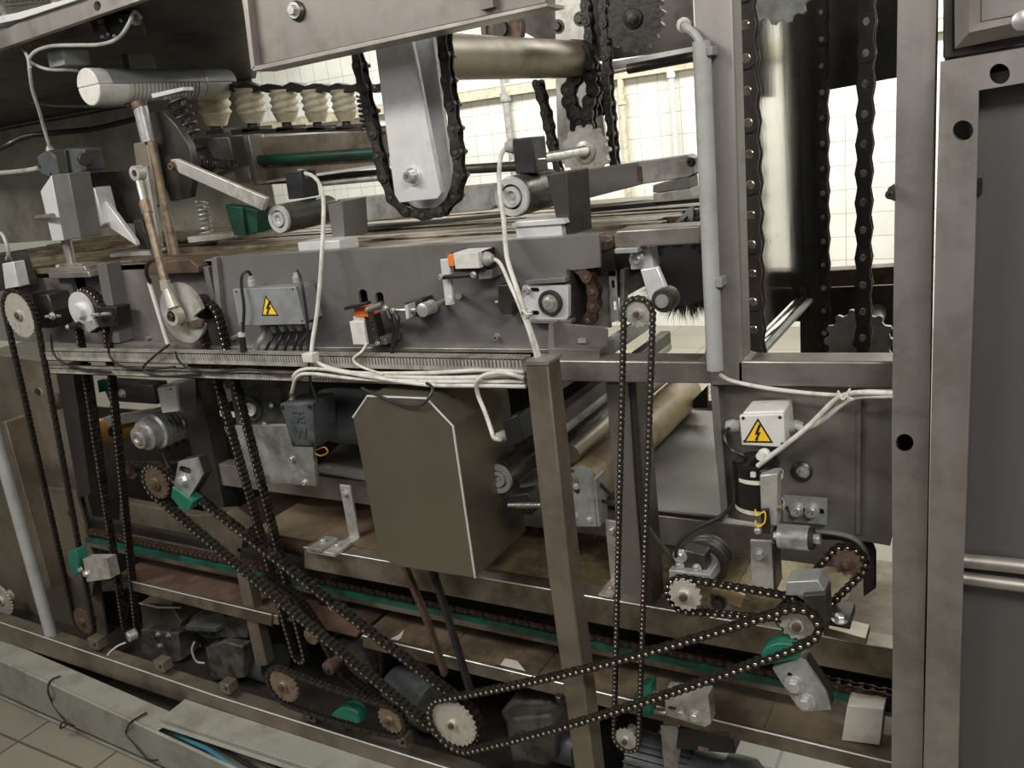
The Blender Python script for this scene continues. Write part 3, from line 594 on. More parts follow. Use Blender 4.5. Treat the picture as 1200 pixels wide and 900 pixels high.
# loose black wires between ducts
rw = random.Random(3)
for i, (lab, pts) in enumerate([
  ('black wire sagging between the ducts below the left sprockets', [(60,392),(62,412),(72,424),(95,432),(130,436)]),
  ('black wire from the cam switch sagging between the ducts', [(134,372),(129,398),(128,415),(140,428),(170,433),(205,430)]),
  ('black wire curling between the ducts below the crank disc', [(198,404),(178,420),(168,433),(190,441),(235,438)]),
  ('long black wire looping between the ducts left of the junction box', [(205,412),(215,428),(245,436),(290,433),(330,438),(360,436)])]):
    mb = MB(); mb.tpx([(u,v,1.228) for u,v in pts], .0028, 8); solo('black_wire', lab, 'wire', mb, 'cable_black')
# ------------------------------------------------------------- white cables
YC = 1.225
for i, (lab, pts, r) in enumerate([
  ('white cable dropping from the left roller drum and turning along the duct', [(356,203,1.5),(366,206,1.46),(374,215,1.42),(379,235,1.36),(378,280,1.29),(375,330,1.26),(371,370,1.25),(366,402,1.235),(366,418,YC),(378,428,YC),(402,435,YC),(440,440,YC),(520,443,YC),(614,440,YC)], .0042),
  ('upper white cable of the bundle along the lower duct', [(345,449,1.24),(344,441,YC),(352,434,YC),(370,432,YC),(420,437,YC),(500,437,YC),(560,434,YC),(614,436,YC-.004)], .0036),
  ('middle white cable of the bundle along the lower duct', [(342,460,1.24),(348,442,YC-.004),(365,438,YC-.006),(420,444,YC-.006),(500,447,YC-.006),(614,447,YC-.006)], .0036),
  ('lowest white cable of the bundle running to the front post', [(380,432,YC-.01),(430,441,YC-.01),(500,451,YC-.01),(560,452,YC-.01),(616,453,YC-.01)], .0036),
  ('white cable curling down from the bundle to the lower roller drum gland', [(614,443,YC-.014),(590,437,YC-.016),(570,439,YC-.016),(559,447,YC-.016),(560,462,YC-.01),(568,482,1.21),(575,502,1.2),(579,513,1.19),(586,515,1.185)], .0040),
  ('white cable dropping from the right roller drum gland to the front post', [(596,171,1.44),(588,180,1.42),(585,200,1.40),(586,228,1.36),(590,257,1.32),(594,300,1.25),(603,330,1.22),(612,356,1.2),(620,382,1.2),(628,405,1.2),(633,425,1.2)], .0042),
  ('white cable from the sideways limit switch joining the one beside it', [(580,304,1.28),(587,310,1.25),(597,332,1.22),(606,352,1.205),(614,372,1.2),(622,395,1.195),(630,424,1.195)], .0034),
  ('thin white wire bridging the ducts near the middle', [(430,402,1.25),(424,412,1.235),(414,421,1.228),(424,430,1.225),(450,439,1.222)], .0026)]):
    mb = MB(); mb.tpx(pts, r, 10); solo('white_cable', lab, 'cable', mb, 'cable_white')
mb = MB(); mb.fbox(354,415,366,425,1.212,.02); solo('cable_tie_block', 'cream cable clip holding the white cable at the duct', 'clip', mb, 'white_plastic', bevel=.001)
mb = MB(); mb.tpx([(612,364,1.192),(618,368,1.187),(623,368,1.192),(618,374,1.21),(612,371,1.2)], .0016, 6, closed=True); solo('cable_tie', 'beige tie round the two white cables before the bearing', 'cable tie', mb, 'white_plastic')
# ============================================================= posts
pt = thing('front_post', 'brown stainless square post in front, right of the steel hood box', 'post', P(690,900,1.17))
build('post_tube', MB().poly([(615,427),(642,427),(668,675),(683,790),(703,960),(681,960),(658,790),(642,675)], 1.17, .045), 'steel_warm', pt, bevel=.003)
build('top_cap', MB().poly([(614,424),(643,424),(643,428),(615,428)], 1.168, .05), 'steel', pt)
build('post_tube', MB().poly([(695,1),(1,1)], 0, 0), 'steel_warm', pt) if 0 else None
p2 = thing('rear_post', 'grey square post hanging from the cross rail behind the small chain loop', 'post', P(740,713,1.30))
build('post_tube', MB().poly([(709,449),(737,449),(744,560),(757,713),(727,713),(718,560)], 1.31, .045), 'steel', p2, bevel=.003)
build('dark_side', MB().poly([(738,449),(745,449),(765,713),(757,713)], 1.30, .06), 'steel_dark', p2)  # darker steel strip standing for the right side of the post
# left column plates
lc = thing('left_column', 'wide greenish stainless column plate behind the left chains', 'column', P(50,740,1.36))
build('column_face', MB().plate([[(-40,412),(82,430),(100,560),(112,650),(125,745),(-20,745)], circ(45,459,5), circ(19,500,3)], 1.40, .006), 'steel_warm', lc, bevel=.001)
build('column_side', MB().poly([(64,430),(84,432),(106,580),(92,583)], 1.34, .06), 'steel_dark', lc, bevel=.002)
build('weld_seam', MB().poly([(24,568),(84,575),(84,577),(24,571)], 1.392, .008), 'steel', lc)
build('left_edge', MB().poly([(0,495),(6,495),(56,675),(60,690),(52,690)], 1.33, .07), 'steel_warm', lc, bevel=.002)
build('lower_face', MB().poly([(26,570),(88,576),(112,660),(108,700),(44,640)], 1.375, .01), 'steel_warm', lc, bevel=.001)
for (u,v,r) in ((15,502,.008),(27,545,.007),(45,598,.006)): build('bolt', MB().bolt(P(u,v,1.375 if v>560 else 1.395), (0,-1,0), r), 'steel_dark', lc)
for (u,v) in ((83,602),(45,459)): build('hole_plug', MB().lathe(P(u,v,1.374 if v > 560 else 1.399), (0,-1,0), [(0,0),(0,.011),(.003,.011),(.003,0)], 20), 'steel_dark', lc)
mb = MB(); mb.cyl(P(-8,500,1.22), P(62,752,1.22), .0165, seg=24); solo('support_pipe', 'light grey round pipe leaning at the far left edge down to the base rail', 'pipe', mb, 'conduit')
c2_ = thing('inner_post', 'dark brown square post behind the ribbed steel drum', 'post', P(250,605,1.45))
build('post_tube', MB().poly([(208,447),(232,447),(264,602),(240,606)], 1.45, .05), 'steel_dark', c2_, bevel=.002)
build('foot_gusset', MB().poly([(232,604),(262,602),(286,622),(279,672),(272,670)], 1.40, .05), 'steel_warm', c2_, bevel=.002)
lg = thing('tray_leg', 'light square leg standing under the red brown tray', 'leg', P(303,790,1.3))
build('leg_tube', MB().poly([(277,672),(289,674),(313,780),(300,782)], 1.30, .03), 'steel_warm', lg, bevel=.002)
build('cross_piece', MB().poly([(281,712),(325,722),(327,733),(284,724)], 1.295, .03), 'steel_warm', lg, bevel=.002)
# ============================================================= long rails and trays
def rail(name, lab, cat, x0, x1, k0, k1, Y, d, m, sub=None, bevel=.002):
    return solo(name, lab, cat, MB().poly([(x0,K(k0,x0)),(x1,K(k0,x1)),(x1,K(k1,x1)),(x0,K(k1,x0))], Y, d), m, bevel=bevel)
rail('long_rail', 'dark upper long rail under the belt, running behind the hood box', 'rail', 255, 1012, .117, .134, 1.46, .04, 'steel')
r1 = thing('long_rail', 'middle long stainless rail carrying the sprockets on the right', 'rail', P(700,700,1.30))
build('rail_tube', MB().poly([(356,K(.1725,356)),(1060,K(.1725,1060)),(1060,K(.189,1060)),(356,K(.189,356))], 1.30, .04), 'steel_warm_h', r1, bevel=.003)
# shelf tray between
z1 = P(600,K(.1725,600),1.30).z
t1 = thing('middle_tray', 'brown stained middle tray behind the middle rail', 'tray', P(450,600,1.4))
xa, xb = P(292,600,1.34).x, P(982,735,1.34).x
for i in range(7):
    x0 = xa+(xb-xa)*i/7; build('tray_sheet', MB().box((x0+.001, 1.345, z1-.012), (x0+(xb-xa)/7-.001, 2.1, z1-.006)), 'wood_plank' if i < 3 else 'wet_gold', t1)
# lower chain with green guide
g1 = thing('chain_guide', 'long dark green plastic chain guide strip above the brown tray', 'guide', P(600,730,1.47))
build('guide_strip', MB().poly([(100,K(.198,100)),(1060,K(.2015,1060)),(1060,K(.2062,1060)),(100,K(.2030,100))], 1.365, .02), 'green_mid', g1)
build('support_strip', MB().poly([(100,K(.2030,100)),(1060,K(.2062,1060)),(1060,K(.2085,1060)),(100,K(.2055,100))], 1.36, .03), 'steel_warm_h', g1, 'bright metal lip')
build('backing_rail', MB().poly([(100,K(.180,100)),(1060,K(.188,1060)),(1060,K(.2035,1060)),(100,K(.199,100))], 1.40, .02), 'steel_dark', g1)
chain('long rusty red chain lying on the green guide across the whole machine', [P(105,K(.1915,105),1.375), P(600,K(.1955,600),1.375), P(1050,K(.197,1050),1.375)], .019, .016, .016, plates='chain_rust', pins='rust')
build('edge_highlight', MB().tube([P(356,K(.1725,356),1.2995),P(1060,K(.1725,1060),1.2995)], .0014, 6, smooth=False), 'alu', r1)  # pale tube painting a highlight along the rail's top edge
zt2 = P(836,844,1.30).z
t2 = thing('lower_tray', 'long low tray with brown water stains and a bright front rail', 'tray', P(700,830,1.3))
build('front_rail', MB().poly([(425,K(.2295,425)),(1060,K(.2325,1060)),(1060,K(.2405,1060)),(425,K(.238,425))], 1.30, .012), 'steel_warm_h', t2, bevel=.001)
build('edge_highlight', MB().tube([P(425,K(.2295,425),1.299),P(1060,K(.2325,1060),1.299)], .0016, 6, smooth=False), 'alu', t2)  # edge highlight of the front rail, laid on as a pale tube
zL = P(700,K(.231,700),1.30).z
for i in range(5):
    a = P(425,750,1.31).x; b = P(1060,850,1.31).x; x0 = a+(b-a)*i/5
    build('tray_sheet', MB().box((x0+.001, 1.305, zL-.012), (x0+(b-a)/5-.001, 2.0, zL-.006)), 'tray_brown', t2)
t3 = thing('lower_tray', 'red brown rusty low tray at the left behind the diagonal chains', 'tray', P(220,700,1.3))
build('front_rail', MB().poly([(150,K(.2285,150)),(318,K(.2295,318)),(318,K(.2385,318)),(150,K(.2365,150))], 1.29, .012), 'steel_warm_h', t3, bevel=.001)
build('edge_highlight', MB().tube([P(150,K(.2285,150),1.289),P(318,K(.2295,318),1.289)], .0014, 6, smooth=False), 'alu', t3)  # same kind of painted highlight on the left tray rail
a = P(140,690,1.31); b = P(425,750,1.31); zq = P(240,K(.229,240),1.295).z
build('tray_sheet', MB().box((a.x, 1.302, zq-.012), (b.x-.01, 2.0, zq-.006)), 'tray_red', t3)
build('upper_channel', MB().poly([(140,K(.160,140)),(290,K(.163,290)),(290,K(.186,290)),(140,K(.184,140))], 1.42, .03), 'steel_warm', t3, bevel=.002)
build('upper_lip', MB().poly([(155,626),(255,646),(255,649),(155,629)], 1.40, .03), 'steel', t3)
mb = MB(); mb.box(P(988,838,1.46)+Vector((0,0,-.02)), P(1036,838,1.46)+Vector((0,.09,.0))); solo('cream_block', 'cream ribbed block lying on the tray by the lower right corner', 'block', MB().poly([(993,826),(1036,832),(1032,874),(986,868)], 1.33, .05), 'white_plastic', bevel=.002)
# ============================================================= base rail and trunking in front
br = thing('base_rail', 'brown base rail along the bottom left with small fixing lugs', 'rail', P(250,820,1.2))
build('rail_body', MB().poly([(-30,719),(257,817),(540,905),(560,930),(520,925),(257,838),(-30,740)], 1.20, .012), 'steel_warm', br, bevel=.002)
build('rail_top', MB().poly([(-30,719),(257,817),(560,912),(560,915),(257,820),(-30,722)], 1.205, .04), 'steel_warm', br)
build('edge_highlight', MB().tube([P(-30,719,1.199),P(257,817,1.199),P(560,911.5,1.199)], .0018, 6, smooth=False), 'alu', br, 'bright highlight drawn along the edge')  # highlight on the base rail, put in as a thin pale tube
for i, (u,v) in enumerate(((109,757),(186,783),(263,809),(363,843),(470,872))):
    lug = build('fixing_lug', MB().fbox(u-5,v-7,u+5,v+3,1.205,.03), 'steel_warm', br, bevel=.001); build('lug_bolt', MB().cap(P(u+2,v-2,1.204), (0,-1,0), .003, .005), 'steel_dark', lug)
tr = thing('floor_trunking', 'grey painted metal trunking on the floor along the machine front', 'trunking', P(100,830,1.1))
def quad(mb, a, b, c, d, th=.003):
    n = (Vector(b)-Vector(a)).cross(Vector(d)-Vector(a)).normalized()*th; return mb.hexa([a,b,c,d,Vector(a)-n,Vector(b)-n,Vector(c)-n,Vector(d)-n])
z_t = .155
A = PZ(-60,750,z_t); B = PZ(55,800,z_t); C = PZ(160,850,z_t); Dd = PZ(290,908,z_t); A2 = PZ(-60,722,z_t); C2 = PZ(200,832,z_t)
dirv = (PZ(270,900,z_t)-PZ(0,775,z_t)).normalized(); perp = Vector((-dirv.y, dirv.x, 0)); perp = perp if perp.y > 0 else -perp
o0 = PZ(0,775,z_t); wT = (PZ(0,748,z_t)-o0).dot(perp)
f0, f1 = o0-dirv*.6, o0+dirv*1.6
bd = (PZ(195,899,.03)-PZ(0,812,.03)).normalized(); h0, h1 = PZ(0,812,.03)-bd*.6, PZ(0,812,.03)+bd*1.6
mb = MB(); quad(mb, f0, f1, h1, h0); build('front_wall', mb, 'trunking', tr, bevel=.001)
mb = MB(); g0, g1_ = f0+perp*wT, f1+perp*wT; quad(mb, g0-ZV*.03, g1_-ZV*.03, g1_-ZV*z_t, g0-ZV*z_t); build('rear_wall', mb, 'trunking', tr)
mb = MB(); quad(mb, h0-ZV*.02, h1-ZV*.02, g1_-ZV*(z_t-.01), g0-ZV*(z_t-.01)); build('trunking_base', mb, 'trunking', tr)
e = o0+dirv*((PZ(196,849,z_t)-o0).dot(dirv))
mb = MB(); quad(mb, f0+ZV*.002, e+ZV*.002, e+perp*wT+ZV*.002, f0+perp*wT+ZV*.002); build('lid', mb, 'trunking', tr, bevel=.001)
mb = MB(); mb.tube([f0+ZV*.004, f1+ZV*.004], .005, 8, smooth=False); build('rolled_edge', mb, 'trunking', tr)
mb = MB(); zl = .172; L4 = [PZ(188,842,zl), PZ(217,819,zl), PZ(560,931,zl), PZ(500,944,zl)]
quad(mb, L4[0], L4[3], L4[2], L4[1]); quad(mb, L4[0], L4[3], L4[3]-ZV*.014, L4[0]-ZV*.014, .002); quad(mb, L4[0]+perp*.004-ZV*.014, L4[3]+perp*.004-ZV*.014, L4[3]-perp*.012-ZV*.015, L4[0]-perp*.012-ZV*.015, .002)
solo('trunking_lid', 'loose dented grey lid lying on the floor trunking at the bottom edge', 'lid', mb, 'trunking', bevel=.001)
for nm, lab, q, m, r in (('blue_hose', 'blue hose inside the open end of the floor trunking', ((203,858),(222,868),(245,879),(270,896),(300,915)), 'blue_pipe', .006), ('black_cable', 'black cable inside the open end of the floor trunking', ((200,851),(225,862),(250,872),(285,893),(320,912)), 'cable_black', .004), ('grey_pipe', 'thick pinkish grey pipe inside the open end of the floor trunking', ((190,846),(230,860),(270,876),(320,902),(350,915)), 'steel_warm', .016)):
    solo(nm, lab, nm.split('_')[1], MB().tube([PZ(u,v,.125 if r < .01 else .105) for u,v in q], r, 10), m)
# black ties round the trunking
for lab, u0, v0, q in (('black cable tie round the floor trunking, the left one', 71,792, [(71,792),(60,797),(56,808),(62,822),(70,835),(79,848),(72,853),(75,846),(88,850)]),
                   ('black cable tie round the floor trunking, near the loose lid', 172,835, [(172,835),(160,842),(152,848),(149,858),(158,870),(168,882),(176,890),(186,890)])):
    pts = []
    for i, (u, v) in enumerate(q):
        if i < 3: p = PZ(u, v, z_t+.008)
        else:
            d = ray(u, v); wn = (f1-f0).cross(h0-f0).normalized(); wn = wn if wn.y < 0 else -wn; t_ = (f0-Vector((0,0,CAMZ))).dot(wn)/d.dot(wn); p = Vector((0,0,CAMZ))+d*t_ + wn*.003
        pts.append(p)
    solo('cable_tie', lab, 'cable tie', MB().tube(pts, .0026, 8), 'cable_black')
# ============================================================= hood box
hb = thing('steel_hood_box', 'tall brushed steel guard box with cut corners hanging in the middle', 'guard box', P(490,670,1.2))
hy = 1.185
hp = [(414,489),(431,464),(500,467),(531,499),(557,677),(472,664),(446,655)]
build('front_face', MB().poly(hp, hy, .003), 'hood_steel', hb)
mb = MB(); pw = [P(u,v,hy) for u,v in hp]; dpt = .20
for i in (0,1,2,3,6):
    a, b = pw[i], pw[(i+1) % 7]
    if i == 6: a, b = pw[6], pw[0]
    q = [a+YV*.003, b+YV*.003, b+YV*dpt, a+YV*dpt]
    nrm = (b-a).cross(YV).normalized()*.002; mb.hexa(q+[x-nrm for x in q])
build('side_walls', mb, 'hood_steel', hb)
mb = MB(); mb.tube([p-YV*.0005 for p in pw[:5]], .0022, 6, smooth=False); build('fold_highlight', mb, 'alu', hb)  # pale tube along the folds, painting their edge highlight
mb = MB(); mb.tpx([(424,455,1.19),(440,462,1.18),(465,472,1.175),(490,475,1.175),(502,467,1.178),(507,455,1.19),(500,449,1.2)], .0028, 8); solo('black_cable', 'black cable loop drooping over the top of the steel hood box', 'cable', mb, 'cable_black')
# belts under hood
for lab, p, m in (('brown toothed drive belt below the steel hood box', [(474,662,1.27),(500,725,1.27),(522,792,1.27)], 'rust'), ('black toothed drive belt below the steel hood box', [(507,668,1.25),(530,740,1.25),(552,812,1.25)], 'rubber')):
    mb = MB(); pp = [P(*q) for q in p]
    for a, b in zip(pp, pp[1:]): mb.beam(a, b, .003, .013, side=YV+XV*.0)
    n = 46
    for i in range(n):
        a = pp[0].lerp(pp[1], i/23) if i < 23 else pp[1].lerp(pp[2], (i-23)/23); d = (pp[2]-pp[0]).normalized(); mb.beam(a-d*.0022, a+d*.0022, .011, .014)
    solo('toothed_belt', lab, 'belt', mb, m)
# ============================================================= rollers running into the machine (axis along depth)
def drum_roller(lab, u, v, Y, L, rpx, gland=None, m='drum_dark', shaft=.011):
    c = P(u, v, Y); r = S(u, v, Y, rpx); t = thing('roller_drum', lab, 'roller', c)
    mb = MB(); mb.lathe(c, YV, [(.006,0),(.006,r*.97),(.012,r),(L-.006,r),(L,r*.97),(L,0)], 40); build('drum', mb, m, t)
    mb = MB(); mb.lathe(c+YV*.006, (0,-1,0), [(0,0),(0,r*.96),(.006,r*.92),(.006,r*.62),(.000,r*.60),(.000,r*.52),(.008,r*.50),(.008,r*.30),(.002,r*.27),(.002,r*.14),(.006,r*.12),(.006,0)], 40); build('end_disc', mb, 'disc', t, 'bright end disc')
    mb = MB()
    for i in range(3):
        a = 2*PI*i/3+.5; mb.lathe(c+Vector((math.cos(a)*r*.78, .0015, math.sin(a)*r*.78)), (0,-1,0), [(0,0),(0,r*.06),(.0012,r*.06),(.0012,0)], 10)
    build('disc_holes', mb, 'mark_black', t); return t, c, r
t, c, r = drum_roller('short roller drum with bright end disc, left of the hanging plate', 326, 257, 1.40, .17, 17)
build('bearing_block', MB().fbox(349,283,398,296,1.36,.06), 'alu', t, bevel=.001); build('block_side', MB().poly([(384,240),(401,236),(404,280),(390,283)], 1.42, .08), 'paint_grey', t, bevel=.001)
t, c, r = drum_roller('short roller drum with bright end disc, right of the hanging plate', 599, 231, 1.38, .15, 24)
build('bearing_block', MB().fbox(604,258,658,280,1.345,.06), 'alu', t, bevel=.001); build('block_rear', MB().poly([(640,205),(664,202),(669,276),(657,278)], 1.36, .09), 'steel_dark', t, bevel=.001)
build('block_plate', MB().poly([(600,262),(660,257),(662,262),(601,266)], 1.34, .06), 'alu', t)
sb = thing('cable_connector', 'black cable connector with grey cable gland above the right roller drum', 'connector', P(612,190,1.42))
build('head_body', MB().poly([(600,163),(624,161),(628,203),(604,204)], 1.42, .05), 'black', sb, bevel=.002); build('cable_gland', MB().lathe(P(606,170,1.44), (-1,-.25,-.1), [(0,0),(0,.014),(.012,.014),(.014,.012),(.022,.009),(.022,0)], 18), 'cable_grey', sb)
build('bright_pin', MB().cyl(P(598,189,1.43), P(640,186,1.43), .002), 'zinc', sb)
sb = thing('cable_connector', 'black cable connector with grey cable gland above the left roller drum', 'connector', P(345,225,1.48))
build('head_body', MB().poly([(333,201),(352,200),(357,232),(338,234)], 1.48, .05), 'black', sb, bevel=.002); build('cable_gland', MB().lathe(P(352,204,1.5), (1,-.25,-.1), [(0,0),(0,.012),(.012,.012),(.014,.010),(.022,.008),(.022,0)], 18), 'cable_grey', sb)
# lower roller drum with its fittings
t, c, r = drum_roller('long green grey roller drum with bright end disc, between hood box and front post', 583, 562, 1.30, .62, 19)
gl = thing('cable_connector', 'black cable connector with grey gland behind the steel hood box, above the lower drum', 'connector', P(600,510,1.3))
build('head_body', MB().poly([(588,494),(606,486),(614,517),(596,525)], 1.24, .05), 'black', gl, bevel=.002); build('cable_gland', MB().lathe(P(594,510,1.26), (-1,-.5,0), [(0,0),(0,.010),(.010,.010),(.012,.008),(.020,.006),(.020,0)], 18), 'cable_grey', gl)
gb = thing('guide_bar', 'dark guide bars and tube behind the front post, slanting away under the cross rail', 'guide bar', P(650,480,1.3))
x0 = P(628,500,1.32).x
build('square_bar', MB().box((x0, 1.32, P(628,512,1.32).z), (x0+.025, 2.0, P(628,494,1.32).z)), 'steel_dark', gb, bevel=.002)
a = P(652,505,1.38); build('round_bar', MB().cyl(a, a+YV*.62, .016), 'galv', gb)
a = P(622,478,1.38); build('flat_bar', MB().box(a, a+Vector((.012,.62,.04))), 'galv', gb, bevel=.002)
a = P(668,532,1.42); build('round_bar', MB().cyl(a, a+YV*.6, .02), 'steel_warm', gb)
tc = thing('threaded_clamp', 'black toggle clamp with threaded rod left of the front post', 'clamp', P(605,590,1.3))
build('clamp_body', MB().poly([(588,583),(618,578),(630,590),(622,604),(590,606)], 1.26, .04), 'black', tc, bevel=.002)
build('threaded_rod', MB().spring(P(605,592,1.24), P(632,592,1.24), .0045, .0016, 9), 'steel', tc); build('rod_core', MB().cyl(P(596,592,1.24), P(634,592,1.24), .004), 'steel', tc)
# film roll and belt
a = P(683,573,1.40)
fl = thing('film_roll', 'golden brown film roll lying across the belt behind the rear post', 'roll', a)
build('film', MB().lathe(a, YV, [(0,0),(0,.046),(.62,.046),(.62,0)], 40), 'film', fl); build('roll_core', MB().lathe(a-YV*.02, YV, [(0,0),(0,.016),(.03,.016),(.03,0)], 20), 'steel_dark', fl)
zb = P(800,600,1.45).z; xw0, xw1 = P(730,592,1.45).x, P(842,603,1.45).x
cb = thing('flat_belt', 'smooth grey flat belt behind the lower right, left of the mounting plate', 'belt', (xw0, 1.45, zb))
build('belt_surface', MB().box((P(560,570,1.45).x, 1.45, zb-.006), (xw1, 2.05, zb)), 'belt', cb, bevel=.002)
build('belt_frame', MB().box((P(560,570,1.45).x, 2.05, zb-.04), (xw1, 2.07, zb+.02)), 'steel', cb)
solo('black_gusset', 'small black triangular gusset at the far end of the flat belt', 'gusset', MB().poly([(829,452),(829,478),(803,478)], 1.95, .01), 'steel_dark')
# slotted hanger plate
hg = thing('slotted_hanger', 'galvanised hanger plate with rounded top and long slot behind the front post', 'bracket', P(685,615,1.34))
build('hanger_plate', MB().plate([[(664,560),(668,549),(678,546),(689,550),(695,562),(700,617),(672,617)], slot(674,562,675.5,576,4)], 1.34, .006), 'galv', hg, bevel=.001)
build('hanger_flange', MB().poly([(695,560),(698,562),(703,617),(699,617)], 1.34, .04), 'galv', hg)
for u, v in ((675,570),(674,605),(691,609)): build('bolt', MB().bolt(P(u,v,1.345 if v < 580 else 1.34), (0,-1,0), .0048), 'zinc', hg)
build('handwritten_mark', MB().text('280', P(669,552,1.3395), .007), 'mark_black', hg)
# round black belts
for i, (lab, p) in enumerate((('black round belt slanting down from the slotted hanger, the upper run', [(694,558,1.36),(722,586,1.36)]), ('black round belt from the slotted hanger to the rear post, the lower run', [(697,584,1.36),(724,593,1.36)]), ('black round belt slanting to the grooved pulley right of the rear post', [(757,615,1.30),(792,660,1.25)]))):
    solo('round_belt', lab, 'belt', MB().tpx(p, .0035, 8, smooth=False), 'rubber')
mb = MB(); mb.tpx([(862,588,1.2),(845,605,1.2),(820,617,1.2),(803,628,1.2),(794,640,1.2),(792,652,1.21)], .0035, 8); solo('black_cable', 'black cable curving from the black cylinder to the grooved pulley', 'cable', mb, 'cable_black')
# Z brackets
def zbracket(lab, top, foot, Y, wpx=10, h=None):
    t = thing('mounting_bracket', lab, 'bracket', P(foot[0], foot[1], Y)); a = P(*top, Y); b = P(foot[0], foot[1], Y); wd = S(*top, Y, wpx)
    build('upright_leg', MB().box((a.x-wd, Y+.02, b.z), (a.x+wd, Y+.026, a.z)), 'alu_dirty', t, bevel=.001)
    build('foot', MB().box((a.x-wd, Y-.04, b.z), (a.x+wd, Y+.026, b.z+.005)), 'alu_dirty', t, bevel=.001)
    build('bolt', MB().bolt((a.x, Y+.02, a.z-.02), (0,-1,0), .0065), 'zinc', t); build('foot_bolt', MB().bolt((a.x, Y-.018, b.z+.005), (0,0,1), .0065), 'zinc', t)
zbracket('bent zinc bracket standing on the middle rail left of the hood box', (397,573), (397,634), 1.36, 8)
zbracket('bent zinc bracket standing on the middle rail between the two posts', (712,616), (705,686), 1.335, 9)
bk = thing('mounting_bracket', 'wide zinc angle bracket with a big bolt below the black cylinder', 'bracket', P(893,690,1.25))
build('upright_leg', MB().poly([(879,633),(905,635),(907,692),(881,690)], 1.25, .006), 'alu_dirty', bk, bevel=.001); build('side_leg', MB().poly([(904,636),(907,637),(910,692),(907,692)], 1.25, .04), 'steel_dark', bk)
build('bolt', MB().bolt(P(891,650,1.25), (0,-1,0), .0075), 'zinc', bk)
# foot plates on the middle rail
ft = thing('clamping_foot', 'zinc clamping foot with two bolts on the rail left of the hood box', 'foot', P(380,635,1.3))
z0 = P(380,K(.1725,380),1.30).z
a = P(362,638,1.29); build('foot_plate', MB().box((a.x, 1.28, z0+.001), (a.x+.085, 1.34, z0+.010)), 'alu_dirty', ft, bevel=.001); build('slotted_top', MB().box((a.x+.01, 1.275, z0+.010), (a.x+.05, 1.335, z0+.018)), 'galv', ft, bevel=.001)
build('bolt', MB().bolt((a.x+.03, 1.305, z0+.018), (0,0,1), .0075), 'zinc', ft); build('bolt', MB().bolt((a.x+.068, 1.31, z0+.010), (0,0,1), .0065), 'zinc', ft)
# ============================================================= top of the machine
tbm = thing('top_beam', 'wide brownish steel channel beam crossing the top, with two bolts', 'beam', P(460,40,1.25))
build('web', MB().poly([(283,-40),(283,0),(296,78),(640,3),(640,-60)], 1.25, .006), 'plate_brown', tbm, bevel=.001)
build('lower_flange', MB().poly([(296,78),(640,3),(641,8),(296,84)], 1.235, .06), 'steel', tbm, 'bright lower flange', bevel=.001)
build('left_flange', MB().poly([(279,-40),(285,-40),(299,80),(294,82)], 1.235, .06), 'steel', tbm, bevel=.001)
build('upper_step', MB().poly([(566,-30),(575,-30),(578,8),(562,12)], 1.238, .012), 'plate_brown', tbm)
b_ = build('bolt', MB().lathe(P(349,13,1.25), (0,-1,0), [(0,0),(0,.017),(.004,.017),(.008,.013),(.008,0)], 28), 'steel_dark', tbm, 'bolt on a dark washer'); build('bolt_head', MB().bolt(P(345,12,1.242), (0,-1,0), .009), 'zinc', b_)
# hood sheet over the left side and its back panel
zA, zB_ = P(80,30,1.36).z, P(100,130,2.2).z
hd = thing('upper_hood', 'dark stainless hood over the left end with a pale back panel', 'hood', P(120,120,2.2))
xl_, xr_ = P(-260,100,2.2).x, P(296,100,2.2).x
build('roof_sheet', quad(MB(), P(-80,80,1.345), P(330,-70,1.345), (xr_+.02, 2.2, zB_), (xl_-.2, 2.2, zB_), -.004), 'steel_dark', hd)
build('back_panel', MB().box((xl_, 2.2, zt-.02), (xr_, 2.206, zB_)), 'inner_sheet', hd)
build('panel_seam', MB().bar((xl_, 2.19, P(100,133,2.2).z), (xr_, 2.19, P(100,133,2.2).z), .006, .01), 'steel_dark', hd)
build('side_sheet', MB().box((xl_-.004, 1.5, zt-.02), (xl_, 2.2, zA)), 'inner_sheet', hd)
build('roof_patch', MB()._f([PZ(216,22,zA-.01), PZ(262,8,zA-.01), PZ(283,12,zA-.012), PZ(283,32,zA-.012), PZ(262,28,zA-.012)], [(0,1,2,3,4)]), 'alu_dirty', hd) if 0 else None
fb = thing('hood_lip', 'pale steel edge beam of the hood in the top left corner with a round hole', 'beam', P(80,30,1.33))
build('lip_face', MB().plate([[(-60,58),(0,38),(25,25),(95,0),(110,-30),(250,-80),(220,-20),(165,0),(0,57),(-60,80)], circ(114,7,4.2,16,6)], 1.33, .02), 'steel', fb, bevel=.0015)
build('upper_lip', MB().poly([(-60,40),(24,22),(96,-2),(96,-6),(20,15),(-60,30)], 1.32, .06), 'alu', fb)
build('curved_bracket', MB().tpx([(2,8,1.36),(6,18,1.33),(18,22,1.33),(40,16,1.33),(62,6,1.33),(68,-12,1.33)], .006, 8), 'steel', fb)
ms = MB()
for i in range(9): ms.tpx([(8+i*6, 2+0*i, 1.42),(14+i*6, -14, 1.42)], .0012, 5, smooth=False); 
for i in range(3): ms.tpx([(6,-2+i*5,1.42),(64,-8+i*5,1.42)], .0012, 5, smooth=False)
build('wire_mesh', ms, 'steel_dark', fb)
tb_ = thing('terminal_block', 'black terminal block with small grey gland hanging under the hood edge', 'connector', P(128,30,1.42))
build('block_body', MB().poly([(122,18),(146,16),(150,40),(126,44)], 1.40, .05), 'black', tb_, bevel=.002)
